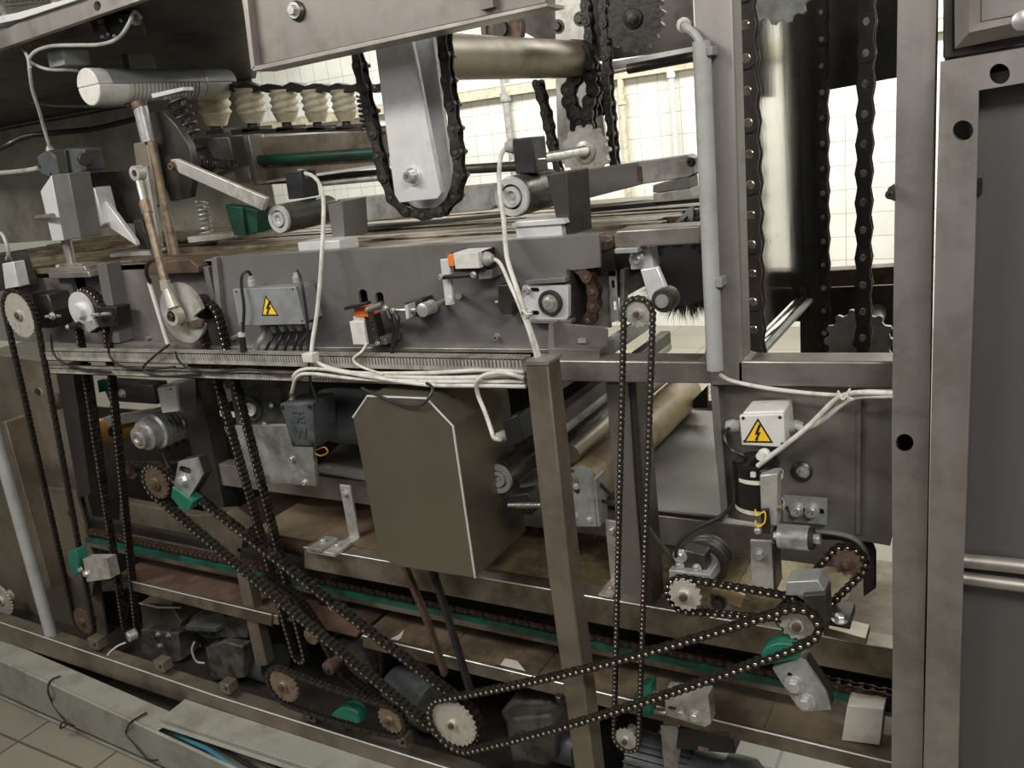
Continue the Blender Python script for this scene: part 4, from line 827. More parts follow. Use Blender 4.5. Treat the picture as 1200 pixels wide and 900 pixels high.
build('clip_rail', MB().plate([[(105,22),(122,17),(127,44),(112,46)], [(109,25),(120,22),(121,27),(110,30)], [(111,32),(121,29),(122,34),(112,37)]], 1.395, .012), 'steel_dark', tb_, bevel=.0005)
for u, v in ((142,24),(120,43),(127,40),(134,42)): build('terminal_screw', MB().cap(P(u,v,1.395), (0,-1,0), .003, .004), 'zinc', tb_)
build('cable_gland', MB().lathe(P(158,25,1.41), P(168,20,1.39)-P(158,25,1.41), [(0,0),(0,.009),(.012,.010),(.02,.008),(.02,0)], 16), 'cable_grey', tb_)
lampt = thing('strip_light', 'waterproof strip light with white end cap and ribbed clear cover under the hood', 'lamp', P(100,100,1.5))
c = P(104,101,1.42); rr = .047
def half(r0, a0, a1, y0, y1, n=14, sx=1.0, sz=1.0):
    m = MB(); A = []; 
    for y in (y0, y1): A.append([Vector((c.x+math.cos(a0+(a1-a0)*i/n)*r0*sx, y, c.z+math.sin(a0+(a1-a0)*i/n)*r0*sz)) for i in range(n+1)])
    vs = A[0]+A[1]; fs = [(i, i+1, i+n+2, i+n+1) for i in range(n)]+[tuple(range(n+1)), tuple(range(n+1, 2*n+2)), (0, n, 2*n+1, n+1)]; return m._f(vs, fs)
build('housing', half(rr, 0, PI, c.y, c.y+.44, sx=.85, sz=.85), 'box_grey', lampt, bevel=.003); build('end_cap', half(rr*1.02, PI, 2*PI, c.y-.002, c.y+.085, sx=.85, sz=.95), 'box_white', lampt, bevel=.003)
build('end_cap', half(rr*1.02, 0, PI, c.y-.003, c.y+.04, sx=.85, sz=.87), 'box_white', lampt, bevel=.003)
build('lens', half(rr*.97, PI, 2*PI, c.y+.085, c.y+.42, sx=.85, sz=.9), 'lens', lampt)
mb = MB()
for i in range(18): 
    y = c.y+.10+i*.012; mb.tube([Vector((c.x+math.cos(PI+PI*k/10)*rr*.83, y, c.z+math.sin(PI+PI*k/10)*rr*.9)) for k in range(11)], .0016, 5, smooth=False)
build('lens_ribs', mb, 'grey_plastic', lampt)
build('wire_clip', MB().tube([Vector((c.x+math.cos(-.9+k*.45)*rr*1.12, c.y+.32, c.z+math.sin(-.9+k*.45)*rr*1.0)) for k in range(8)], .0016, 6), 'steel', lampt)
build('hanger', MB().box((c.x-.012, c.y+.12, c.z+.02), (c.x+.012, c.y+.2, c.z+.075)), 'steel_dark', lampt, bevel=.001); build('mounting_block', MB().poly([(54,62),(73,58),(76,76),(58,80)], 1.40, .07), 'grey_plastic', lampt, bevel=.002)
# grey cables of upper left
for lab, pts, r, m in (('grey cable looping from the black terminal block over the strip light', [(166,22,1.38),(158,13,1.37),(150,30,1.36),(138,45,1.36),(118,52,1.36),(90,53,1.36),(60,54,1.36),(42,60,1.36),(34,70,1.36),(36,80,1.36)], .0042, 'cable_grey'),
   ('grey cable hanging down from the loop to the valve head', [(26,56,1.37),(33,68,1.36),(35,85,1.36),(38,105,1.37),(46,130,1.39),(52,152,1.41),(58,172,1.42)], .0042, 'cable_grey'),
   ('thin grey cable entering the back of the strip light', [(36,73,1.37),(48,79,1.38),(62,82,1.39),(80,82,1.42),(92,83,1.44)], .0038, 'cable_grey'),
   ('thick black hose curving behind the valve head', [(-20,182,1.6),(8,170,1.62),(30,160,1.66),(70,155,1.72),(110,151,1.8),(160,139,1.9)], .0085, 'cable_black'),
   ('thin dark cable arching below the hood seam', [(-10,105,1.9),(20,115,1.9),(60,123,1.9),(110,124,1.9),(150,123,1.9)], .005, 'cable_grey'),
   ('grey hose ending at the left of the valve head', [(-20,204,1.45),(10,202,1.44),(30,200,1.43),(46,197,1.43)], .0065, 'cable_grey')):
    solo('black_cable' if 'dark' in lab or 'black' in lab[:12] and 0 else ('black_hose' if 'black hose' in lab else 'grey_hose' if 'hose' in lab else 'grey_cable'), lab, 'hose' if 'hose' in lab else 'cable', MB().tpx(pts, r, 10), m)
# ------------------------------------------------------------- valve head, cylinder block, left lifting unit
vh = thing('pneumatic_valve', 'dark valve with black round knob on top of the left cylinder', 'valve', P(75,205,1.42))
build('head_body', MB().poly([(43,183),(56,176),(68,186),(73,203),(62,209),(48,203)], 1.41, .05), 'motor_grey', vh, bevel=.002)
build('clamp_ring', MB().poly([(64,178),(76,176),(80,202),(70,205)], 1.40, .055), 'steel_dark', vh, bevel=.001); build('second_body', MB().poly([(76,174),(98,175),(102,200),(82,204)], 1.41, .05), 'motor_grey', vh, bevel=.003)
build('knob', MB().lathe(P(97,187,1.40), P(112,186,1.36)-P(97,187,1.40), [(0,0),(0,.010),(.008,.015),(.022,.0155),(.024,.013),(.024,0)], 24), 'black', vh, 'black knob')
build('gland', MB().lathe(P(60,180,1.43), ZV, [(0,0),(0,.011),(.012,.010),(.02,.006),(.02,0)], 14), 'cable_grey', vh)
for u, v in ((47,195),(60,204)): build('screw', MB().cap(P(u,v,1.41), (0,-1,0), .0028, .003), 'steel_dark', vh)
cbk = thing('lifting_cylinder', 'block shaped cylinder with pale left side and steel rod standing on the left panel', 'cylinder', P(80,325,1.36))
build('cylinder_block', MB().poly([(60,205),(80,203),(95,279),(75,282)], 1.36, .06), 'paint_grey', cbk, bevel=.002); build('pale_side', MB().poly([(47,224),(60,205),(75,282),(61,283)], 1.37, .04), 'alu', cbk, bevel=.002)
build('port_stub', MB().cyl(P(62,253,1.35), P(44,255,1.37), .007), 'steel', cbk)
build('piston_rod', MB().cyl(P(77,278,1.40), P(85,314,1.40), .013), 'steel', cbk); build('base_block', MB().poly([(57,315),(99,312),(104,325),(60,327)], 1.33, .07), 'steel', cbk, bevel=.002); build('base_block', MB().poly([(56,320),(103,318),(106,325),(58,327)], 1.30, .08), 'steel', cbk, bevel=.002)
for u in (68,95): build('bolt', MB().cap(P(u,313,1.36), ZV, .0055), 'zinc', cbk)
bp = thing('carrier_plate', 'dark carrier plate with pale folded bracket right of the lifting cylinder', 'plate', P(120,235,1.5))
build('dark_plate', MB().poly([(82,204),(158,200),(172,262),(120,262),(98,240)], 1.50, .012), 'steel_dark', bp, bevel=.001); build('folded_bracket', MB().poly([(83,222),(110,220),(121,262),(116,268),(96,270)], 1.42, .05), 'alu', bp, bevel=.003)
build('gusset', MB().poly([(118,238),(124,236),(158,282),(160,288),(122,262)], 1.44, .012), 'alu', bp, bevel=.001); build('knob', MB().cap(P(102,271,1.44), (0,0,-1), .010, .014), 'black', bp)
build('post', MB().poly([(156,258),(166,258),(176,292),(162,292)], 1.47, .03), 'steel_dark', bp, bevel=.001)
sr = thing('shaft_bar', 'dark horizontal shaft with blocks behind the left lifting cylinder', 'shaft', P(80,310,1.6))
build('shaft', MB().cyl(P(-20,318,1.6), P(245,290,1.6), .011), 'steel_dark', sr); build('collar', MB().fbox(22,306,46,326,1.56,.06), 'steel_dark', sr, bevel=.002); build('bright_block', MB().poly([(128,298),(176,294),(178,303),(130,307)], 1.5, .05), 'alu', sr, bevel=.001)
# crank linkage
cr = thing('crank_linkage', 'rusty connecting rod with eye end linked to a worn crank disc', 'linkage', P(205,370,1.26))
cc = P(213,367,1.27); Rk = S(213,367,1.27,36)
mb = MB(); o_ = [(cc.x+math.cos(a)*Rk, cc.z+math.sin(a)*Rk) for a in [2*PI*i/48 for i in range(48) if not (i in (46,47,0))]]; o_ += [(cc.x+Rk*.5, cc.z-Rk*.12)]
mb.plate([o_], 1.27, .009, world=True); build('crank_disc', mb, 'alu_dirty', cr, 'worn pale crank disc', bevel=.0008)
build('disc_notch', MB().poly([(218,378),(232,374),(237,376),(236,383),(222,384)], 1.262, .008), 'rust', cr); build('disc_hub', MB().cyl((cc.x, 1.279, cc.z), (cc.x, 1.36, cc.z), .03), 'steel_dark', cr)
ce = P(204,370,1.25); e2_ = P(160,203,1.30)
mb = MB(); mb.lathe(ce, (0,-1,0), [(-.012,0),(-.012,.021),(.008,.021),(.008,.013),(.002,.013),(.002,0)], 26); build('rod_eye', mb, 'sprocket_worn', cr); build('eye_nut', MB().bolt(ce-YV*.002, (0,-1,0), .010, seg=6), 'steel_dark', cr)
mb = MB(); mb.tube([P(203,360,1.25), P(195,338,1.25)], [.014,.009], 14, smooth=False); mb.tube([P(195,340,1.25), P(193,328,1.25)], .011, 6, smooth=False); build('lower_rod_end', mb, 'sprocket_worn', cr)
build('rod', MB().tube([P(194,332,1.25), P(172,247,1.27)], .0095, 14, smooth=False), 'sprocket_rust', cr); build('adjusting_nut', MB().tube([P(173,250,1.27), P(169,236,1.28)], .012, 6, smooth=False), 'sprocket_rust', cr)
build('upper_rod', MB().tube([P(170,240,1.28), P(163,213,1.295)], .0075, 12, smooth=False), 'alu_dirty', cr)
mb = MB(); mb.lathe(e2_, (0,-1,0), [(-.014,.008),(-.014,.0165),(.006,.0165),(.006,.008),(-.014,.008)], 26); build('top_eye', mb, 'alu_dirty', cr, 'bright eye ring'); build('eye_ball', MB().lathe(e2_, (0,-1,0), [(-.012,0),(-.012,.007),(-.004,.0085),(.005,.006),(.005,0)], 20), 'steel_dark', cr)
ar = thing('swing_arm', 'long pale rusty flat arm sloping down to the right from the lifting bracket', 'arm', P(250,220,1.38))
build('arm_bar', MB().poly([(199,187),(206,186),(312,232),(307,247),(210,203)], 1.38, .012), 'alu_dirty', ar, bevel=.002); build('pivot', MB().cap(P(203,195,1.38), (0,-1,0), .008), 'rust', ar)
lk = thing('lifting_bracket', 'dark greasy curved lifting bracket with chrome rod top behind the crank rod', 'bracket', P(190,230,1.45))
build('curved_plate', MB().poly([(176,132),(190,130),(206,146),(221,170),(228,200),(222,232),(200,236),(186,200),(180,165)], 1.46, .02), 'steel_dark', lk, bevel=.002)
build('mounting_block', MB().poly([(156,168),(172,166),(186,240),(176,244),(160,200)], 1.42, .03), 'steel_warm', lk, bevel=.002)
build('chrome_rod', MB().cyl(P(164,124,1.42), P(174,166,1.42), .0165), 'zinc', lk); build('rod_cap', MB().cyl(P(162,120,1.42), P(165,127,1.42), .018), 'rust', lk)
for a, b, r in (((177,166),(206,298),.009),((186,215),(200,298),.006)): build('guide_rod', MB().cyl(P(*a,1.40), P(*b,1.40), r), 'sprocket_rust', lk)
build('foot_block', MB().poly([(172,308),(222,304),(232,312),(233,320),(175,322)], 1.31, .08), 'rust', lk, bevel=.002)
build('slotted_link', MB().poly([(168,196),(172,195),(188,290),(184,291)], 1.39, .01), 'alu_dirty', lk)
for lab, a, b, R_, r, n in (('large dark coil spring standing at the top left of the cream ribbed rollers', (206,112),(222,160),.026,.0045,5),('small coil spring lying sideways in the lifting bracket', (243,191),(275,193),.012,.002,10),('pale coil spring standing below the swing arm', (236,236),(243,278),.014,.0028,8),('black coil spring right of the cream ribbed rollers', (425,112),(431,152),.013,.003,7)):
    solo('coil_spring', lab, 'spring', MB().spring(P(*a,1.6), P(*b,1.6), R_, r, n), 'steel_dark' if 'pale' not in lab else 'galv')
sc = thing('spring_carrier', 'greasy dark carrier block holding the springs above the swing arm', 'carrier', P(240,190,1.66))
build('block', MB().poly([(206,165),(268,160),(276,196),(240,210),(228,196)], 1.64, .05), 'steel_dark', sc, bevel=.003); build('round_housing', MB().lathe(P(240,186,1.64), (0,-1,0), [(0,0),(0,.03),(.02,.028),(.03,.02),(.03,0)], 24), 'grease', sc); build('top_strip', MB().poly([(177,110),(214,102),(215,106),(179,115)], 1.5, .03), 'alu', sc)
build('center_post', MB().cyl(P(213,118,1.6), P(224,172,1.6), .009), 'steel_dark', sc)
build('lower_plate', MB().poly([(219,278),(256,275),(258,281),(221,285)], 1.56, .06), 'alu_dirty', sc, bevel=.001); build('rust_cup', MB().lathe(P(248,284,1.6), (0,0,-1), [(0,0),(0,.018),(.01,.014),(.016,.006),(.016,0)], 18), 'rust', sc)
gb2 = thing('green_block', 'dark green plastic block under the end of the swing arm', 'block', P(280,270,1.55))
build('block_body', MB().poly([(263,240),(283,243),(288,276),(274,276)], 1.52, .03), 'green_dark', gb2, bevel=.002); build('block_side', MB().poly([(283,243),(300,246),(302,272),(288,276)], 1.53, .06), 'green_dark', gb2, bevel=.002)
# ------------------------------------------------------------- ribbed cream rollers
YB = 1.85
tp = thing('roller_rack', 'dark jagged rack bar along the top of the cream ribbed rollers', 'rack', P(340,100,YB))
mb = MB(); top_ = [(232+i*9, 97+(i%3)*1.5+rs.uniform(-1,1)) for i in range(25)]; bot = [(448-i*9, 106+(i%2)*3) for i in range(25)]; mb.poly(top_+bot, YB-.02, .03); build('rack_bar', mb, 'steel_dark', tp)
build('lower_rail', MB().poly([(270,152),(446,148),(447,153),(272,158)], YB-.02, .05), 'steel_dark', tp)
for i, (u, v0, v1, wp) in enumerate(((251,100,147,17),(293,103,144,16),(333,105,143,15),(369,105,143,14),(403,105,142,13.5))):
    t = thing('ribbed_roller', ['first cream ribbed roller from the left, beside the large dark spring','second cream ribbed roller from the left under the jagged rack','middle one of the five cream ribbed rollers','fourth cream ribbed roller from the left under the jagged rack','last cream ribbed roller, next to the black coil spring'][i], 'roller', P(u, v1, YB), 'cream ribbed rollers under the rack')
    a, b = P(u-2, v0, YB), P(u+3, v1, YB); L = (b-a).length; R_ = S(u, v1, YB, wp)*1.12; prof = [(0,0),(0,R_*.7)]
    n = 24
    for k in range(n+1):
        h = L*k/n; prof.append((h, R_*((.92 if k < n*.72 else .92-.25*(k/n-.72)/.28)+.08*math.sin(k*PI/2))))
    prof.append((L,0)); rbm = MB().lathe(a, b-a, prof, 28); ax_ = (b-a).normalized()
    for vv in rbm.bm.verts:
        hh = (vv.co-a).dot(ax_); rad = vv.co-a-ax_*hh; rl = rad.length
        if rl > R_*.5: th_ = math.atan2(rad.y, rad.x); kk = R_*((.90 if hh < L*.68 else .90-.30*(hh/L-.68)/.32)+(.085*math.sin(9*PI*hh/L+2*th_+i) if hh < L*.7 else 0)); vv.co = a+ax_*hh+rad*(kk/rl)
    build('ribbed_body', rbm, 'bellow_white', t)
    mb = MB(); mb.lathe(b, b-a, [(0,0),(0,R_*.35),(.02,R_*.35),(.02,0)], 14); mb.fbox(u-10, v1+5, u+11, v1+10, YB-.02, .05); build('roller_foot', mb, 'steel_dark', t)
mb_ = thing('brown_crossbar', 'brown cross bar with dark green tube, below the cream ribbed rollers', 'beam', P(370,190,1.8))
build('bar_body', MB().poly([(289,162),(447,152),(449,194),(303,215)], 1.80, .03), 'steel_warm_h', mb_, bevel=.002); build('bright_lower_edge', MB().poly([(303,213),(449,192),(450,195),(304,216)], 1.795, .03), 'alu', mb_); build('green_tube', MB().cyl(P(299,188,1.785), P(448,178,1.785), .013), 'green_dark', mb_, 'dark green tube')
build('left_clamp', MB().poly([(266,160),(272,159),(283,218),(277,219)], 1.76, .05), 'steel', mb_, bevel=.001); build('left_clamp', MB().poly([(284,158),(291,158),(302,216),(296,217)], 1.76, .05), 'steel', mb_, bevel=.001)
bb = thing('mottled_bar', 'mottled grey green bar running behind the left roller drum', 'bar', P(480,240,1.78))
build('bar_body', MB().poly([(394,234),(470,226),(592,214),(600,226),(575,246),(470,256),(402,262)], 1.78, .04), 'galv', bb, bevel=.002); build('upper_rod', MB().cyl(P(300,212,1.85), P(620,194,1.85), .012), 'steel_dark', bb); build('pale_rod', MB().cyl(P(376,215,1.83), P(480,205,1.83), .008), 'galv', bb)
build('dark_strip', MB().poly([(404,268),(600,250),(600,254),(405,273)], 1.7, .03), 'steel_dark', bb)
# ------------------------------------------------------------- hanging plate with chain loop
hp_ = thing('hanging_plate', 'bright aluminium plate hanging from the top beam with one socket bolt', 'plate', P(490,240,1.38))
build('front_plate', MB().poly([(436,30),(479,30),(482,45),(517,226),(513,233),(468,238),(462,228)], 1.38, .012), 'alu', hp_, bevel=.002)
bo = MB(); pb = P(484,206,1.38); bo.lathe(pb, (0,-1,0), [(0,0),(0,.0185),(.003,.0185),(.003,0)], 28); build('washer', bo, 'alu', hp_); build('socket_bolt', MB().cap(pb-YV*.003, (0,-1,0), .0105, .018), 'zinc', hp_)
cb2 = P(503,212,1.43); Rb = S(503,212,1.43,37)
mb = MB(); pts = [(cb2.x+math.cos(PI+PI*i/16)*Rb*.92, cb2.z+math.sin(PI+PI*i/16)*Rb*.92) for i in range(17)]; pts += [(cb2.x+Rb*.92, P(500,30,1.43).z), (cb2.x-Rb*.92, P(500,30,1.43).z)]; mb.plate([pts], 1.425, .010, world=True); build('rear_plate', mb, 'alu', hp_, bevel=.001)
chain('heavy black chain looped around the bright hanging plate with pins sticking out', [P(*q, 1.41) for q in ((410,22),(418,60),(427,100),(438,150),(448,195),(455,222),(466,240),(482,250),(500,252),(520,247),(533,232),(540,212),(537,180),(531,130),(525,90),(521,38),(519,5))], .044, .023, .020, plates='grease', pins='steel_dark', pinout=.016, name='drive_chain')
ct = thing('cross_tube', 'dark thick cross tube running back from the hanging plate', 'tube', P(505,65,1.46))
a = P(505,66,1.46); ye = PX(682,78,a.x).y; build('tube_body', MB().cyl(a, (a.x, ye, a.z), S(505,65,1.46,27), seg=36), 'steel_warm', ct); build('end_collar', MB().cyl((a.x, ye-.05, a.z), (a.x, ye+.01, a.z), S(505,65,1.46,29), seg=36), 'steel_dark', ct)
bq = thing('rear_hanging_plate', 'stained aluminium plate hanging at the rear end of the cross tube', 'plate', P(690,190,2.2))
build('plate_body', MB().poly([(648,-30),(682,-30),(690,60),(702,110),(714,192),(654,192),(651,100),(650,0)], 2.2, .014), 'alu_dirty', bq, bevel=.002)
for u, v in ((654,31),(680,22)): build('bolt', MB().bolt(P(u,v,2.2), (0,-1,0), .012), 'steel_dark', bq)
sprocket('pale worn sprocket behind the right roller drum, under the rear chains', P(687,178,1.95), S(687,178,1.95,31), 14, .014, 'alu_dirty', hub=.42, name='drive_sprocket', back=.03)
sh = thing('cross_shaft', 'bright round shaft running into the pale worn sprocket', 'shaft', P(628,187,1.5)); a = P(624,188,1.50); build('shaft', MB().cyl(a, (a.x, PX(686,183,a.x).y, a.z), .010), 'zinc', sh)
for lab, q, Yc, pc, ht in (('greasy rear chain strand, left one above the pale worn sprocket', [(682,62),(680,85),(668,100),(666,115),(673,128),(677,148)], 2.1, .03, .036), ('greasy rear chain strand, right one above the pale worn sprocket', [(686,62),(693,85),(697,105),(692,120),(690,130),(691,148)], 2.09, .03, .036),
      ('thin dark rear chain left of the pale worn sprocket', [(631,98),(640,130),(647,165),(655,200)], 2.0, .035, .020), ('thin dark rear chain right of the pale worn sprocket', [(706,-30),(710,40),(713,100),(718,160),(721,192)], 2.0, .035, .020), ('dark rear chain descending behind the stained plate top', [(684,-30),(690,30),(697,80),(704,130)], 2.15, .035, .024)):
    chain(lab, [P(u,v,Yc) for u,v in q], pc, ht, .03, plates='grease', pins='steel_dark', name='drive_chain')
sprocket('big dark brown sprocket at the top edge left of the conduit', P(744,22,2.0), S(744,22,2.0,38), 16, .02, 'grease', hub=.30, bore_m='grease', name='drive_sprocket')
tcp = thing('top_dark_sheet', 'plain dark sheet filling the top between the beam and the wide upright', 'cover', P(750,40,2.3))
build('dark_sheet', MB().poly([(600,-40),(850,-40),(850,52),(700,72),(640,52),(600,30)], 2.32, .01), 'steel_dark', tcp)  # plain dark sheet standing for the dark background up here
build('pale_strip', MB().poly([(696,76),(815,54),(815,64),(697,86)], 2.3, .02), 'alu', tcp, 'pale lower strip')
gs = thing('gas_strut', 'dark gas strut below the pale strip, left of the conduit', 'strut', P(760,75,2.1)); build('strut_body', MB().cyl(P(736,81,2.1), P(815,66,2.1), .012), 'steel_dark', gs); build('strut_rod', MB().cyl(P(700,88,2.1), P(738,80,2.1), .006), 'galv', gs)
wd = thing('idler_pulley', 'dark round pulley behind the top beam above the cross tube', 'wheel', P(592,30,1.9)); c = P(592,34,1.9); build('rim', MB().lathe(c, (0,-1,0), [(0,0),(0,.055),(.02,.055),(.02,.042),(.012,.04),(.012,0)], 32), 'rust', wd); build('hub', MB().lathe(c-YV*.012, (0,-1,0), [(0,0),(0,.018),(.015,.018),(.015,0)], 20), 'steel_dark', wd)
tbar = thing('flaking_bar', 'grey bar with flaking pale paint at its right end, right of the roller drum', 'bar', P(740,215,1.62))
build('bar_body', MB().poly([(662,203),(748,190),(753,216),(668,238)], 1.62, .05), 'paint_mid', tbar, bevel=.002); build('flaking_end', MB().poly([(748,190),(804,182),(812,186),(813,204),(806,208),(753,216)], 1.62, .05), 'alu_dirty', tbar, 'flaking pale end', bevel=.002)
build('lower_block', MB().poly([(765,217),(806,208),(807,221),(765,226)], 1.6, .06), 'paint_mid', tbar, bevel=.001); build('lower_block', MB().poly([(765,227),(808,221),(813,236),(767,240)], 1.6, .06), 'alu_dirty', tbar, bevel=.001); build('pin', MB().cap(P(810,190,1.62), (0,-1,0), .006), 'steel_dark', tbar)
build('bar_notch', MB().poly([(746,195),(751,195),(752,212),(747,212)], 1.617, .004), 'rust', tbar)
mb = MB(); mb.poly([(668,246),(822,232),(822,237),(669,251)], 1.60, .04); solo('black_strip', 'thin black strip running over the slats beside the wide upright', 'strip', mb, 'black')
# ------------------------------------------------------------- brush roller and lever at the conveyor end
bru = thing('brush_roller', 'black bristle brush roller hanging at the conveyor end beside the wide upright', 'brush', P(796,325,1.45))
c = P(798,322,1.42); build('brush_core', MB().cyl(c, c+YV*.5, .055, seg=32), 'bristle', bru)
mb = MB(); rb = random.Random(9)
for i in range(6500):
    a = rb.uniform(0, 2*PI); y = c.y+rb.uniform(-.005,.5)*(rb.random()**.6); d = Vector((math.cos(a), rb.uniform(-.15,.15), math.sin(a))); L = rb.uniform(.078,.092); p0 = Vector((c.x, y, c.z))+d*.05; p1 = Vector((c.x, y, c.z))+d*L; s_ = d.orthogonal().normalized()*.0008; s2 = d.cross(s_)
    mb._f([p0+s_, p0-s_*.5+s2*.9, p0-s_*.5-s2*.9, p1], [(0,1,3),(1,2,3),(2,0,3)])
o = build('bristles', mb, 'bristle', bru, smooth=0); o['kind'] = 'stuff'
lv = thing('tension_lever', 'silver lever arm with dark roller hanging under the side arm', 'lever', P(765,330,1.27))
build('top_block', MB().poly([(738,291),(762,290),(766,315),(739,316)], 1.275, .03), 'alu', lv, bevel=.001); build('arm', MB().poly([(750,316),(770,313),(786,350),(782,362),(762,358)], 1.262, .012), 'alu', lv, bevel=.002)
w_ = build('washer', MB().lathe(P(747,304,1.27), (0,-1,0), [(0,0),(0,.013),(.003,.013),(.004,.011),(.004,0)], 26), 'zinc', lv); build('bolt', MB().cap(P(747,304,1.266), (0,-1,0), .0065), 'zinc', w_)
build('arm_roller', MB().lathe(P(776,353,1.245), YV, [(0,0),(0,.017),(.004,.019),(.03,.019),(.034,.016),(.034,0)], 28), 'steel_dark', lv); build('roller_face', MB().lathe(P(776,353,1.245), (0,-1,0), [(0,0),(0,.011),(.004,.010),(.004,0)], 24), 'galv', lv)
build('spacer_strip', MB().fbox(720,291,747,297,1.24,.04), 'galv', lv, bevel=.001)
tri = solo('corner_tab', 'small grey folded tab on the slats just left of the wide upright', 'tab', MB().poly([(790,262),(808,243),(812,243),(812,262),(806,262),(806,252),(797,262)], 1.6, .01), 'galv')
# ============================================================= small chain loop, right sprockets
def hull(cs, Y, grow=0):
    return hull_path([(P(u,v,Y), S(u,v,Y,r)+grow) for u,v,r in cs])
def spr(lab, u, v, Y, rpx, m='sprocket_worn', p=.0127, **k):
    R_ = S(u, v, Y, rpx); n = max(9, round(2*PI*R_/p)); return sprocket(lab, P(u,v,Y), R_, n, m=m, **k)
s1_ = spr('small pale sprocket at the top of the thin chain loop on the cross rail', 748, 367, 1.20, 17, 'alu_dirty', .0095, th=.004, hub=.35)
spr('small pale sprocket at the bottom of the thin chain loop by the motor', 734, 866, 1.20, 14.5, 'alu_dirty', .0095, th=.004, hub=.35)
chain('thin black chain loop hanging in front of the cross rail down to the motor', hull([(748,367,18),(734,866,15.5)], 1.20), .0095, .0085, .008, closed=True, plates='grease', pins='pin')
# junction box right, black cylinder, sensor
jr = thing('junction_box', 'pale junction box with a yellow warning triangle on the brown mounting plate', 'junction box', P(893,520,1.2))
yj = 1.20
build('box_body', MB().poly([(870,483),(919,481),(922,524),(871,521)], yj+.008, .055), 'box_white', jr, bevel=.003); build('lid', MB().poly([(866,487),(918,485),(921,525),(869,522)], yj, .010), 'box_white', jr, bevel=.002)
for u, v in ((871,490),(914,489),(917,520),(873,517)): build('lid_screw', MB().lathe(P(u,v,yj), (0,-1,0), [(0,0),(0,.0025),(.0008,.0025),(.0008,0)], 14), 'steel_dark', jr)
warning(jr, [(888,490),(906,519),(871,518.5)], yj)
build('left_gland', MB().lathe(P(868,500,1.235), (-1,0,0), [(0,0),(0,.010),(.01,.010),(.012,.011),(.022,.008),(.022,0)], 18), 'cable_grey', jr); build('right_gland', MB().lathe(P(922,500,1.235), (1,0,.05), [(0,0),(0,.010),(.01,.010),(.014,.011),(.024,.007),(.024,0)], 18), 'cable_grey', jr)
mb = MB(); mb.tpx([(856,501,1.23),(850,507,1.21),(850,517,1.2),(858,528,1.2),(870,533,1.2),(876,538,1.205)], .0028, 8); solo('black_cable', 'short black cable from the pale junction box to the black cylinder', 'cable', mb, 'cable_black')
bc = thing('black_cylinder', 'glossy black motor cylinder with two white cable ties below the pale junction box', 'motor', P(888,590,1.2))
c = P(888,538,1.205); c2 = P(888,590,1.205); r_ = S(888,560,1.205,27)
build('cylinder_body', MB().lathe(c2, ZV, [(0,0),(0,r_*.9),(.004,r_),((c.z-c2.z)-.004,r_),((c.z-c2.z),r_*.9),((c.z-c2.z),0)], 40), 'black_gloss', bc)
for v in (555,590): z = P(888,v,1.205).z; build('white_tie', MB().lathe((c.x,c.y,z-.003), ZV, [(0,r_),(0,r_+.0015),(.006,r_+.0015),(.006,r_)], 40), 'white_plastic', bc)
build('tie_head', MB().fbox(879,554,885,560,1.166,.01), 'white_plastic', bc, bevel=.001)
build('base_nut', MB().lathe(P(873,594,1.2), (0,0,-1), [(0,0),(0,.012),(.006,.012),(.01,.006),(.01,0)], 16), 'steel_dark', bc)
gw = build('top_gland', MB().lathe(P(897,532,1.17), (-.3,-1,.1), [(0,0),(0,.009),(.006,.009),(.008,.007),(.016,.006),(.016,0)], 16), 'box_white', bc)
for lab, q in (('white cable from the cable tie by the frame post down to the black cylinder', [(1046,461,1.15),(1010,460,1.15),(990,463,1.15),(975,472,1.15),(950,497,1.15),(925,518,1.145),(905,533,1.15),(888,546,1.155)]), ('second white cable curving under the first to the right box gland', [(1046,464,1.15),(1005,465,1.155),(985,475,1.155),(965,492,1.16),(946,502,1.17),(936,502,1.22)])):
    solo('white_cable', lab, 'cable', MB().tpx(q, .0036, 10), 'cable_white')
solo('cable_tie', 'twisted beige tie bundling the white cables near the frame post', 'cable tie', MB().tpx([(982,458,1.14),(988,468,1.14),(996,456,1.14),(992,464,1.145),(1000,468,1.14)], .0016, 6), 'white_plastic')
sv = thing('sensor_block', 'dirty grey sensor block with yellow wires hanging by the black cylinder', 'sensor', P(900,620,1.17))
build('block_body', MB().poly([(890,557),(911,555),(911,616),(897,617),(892,612)], 1.165, .025), 'alu_dirty', sv, bevel=.002); build('black_front', MB().poly([(891,598),(900,597),(903,626),(893,625)], 1.158, .03), 'black', sv, bevel=.001)
build('yellow_wire', MB().tpx([(885,597,1.16),(887,604,1.158),(896,600,1.156),(896,612,1.156),(888,617,1.157),(885,610,1.158)], .0012, 6), 'yellow', sv, 'yellow wire loop'); build('side_knob', MB().lathe(P(911,594,1.17), XV, [(0,0),(0,.005),(.007,.005),(.007,0)], 12), 'sprocket_rust', sv); build('fixing_nut', MB().cap(P(888,622,1.16), (0,-1,0), .004), 'zinc', sv)
sl = thing('slotted_clamp', 'slotted zinc plate with two bolts low on the brown mounting plate', 'plate', P(943,600,1.255))
build('slotted_plate', MB().plate([[(917,582),(969,586),(969,615),(918,611)], slot(923,597,930,598,4), slot(958,600,962,600,4)], 1.255, .008), 'galv', sl, bevel=.001)
for u, v in ((934,597),(951,598)): build('bolt', MB().cap(P(u,v,1.255), (0,-1,0), .0085, .012), 'zinc', sl)
cy = thing('round_spacer', 'smooth steel cylinder lying sideways below the slotted zinc plate', 'cylinder', P(930,630,1.22)); a = P(913,628,1.22); b = P(949,631,1.22)
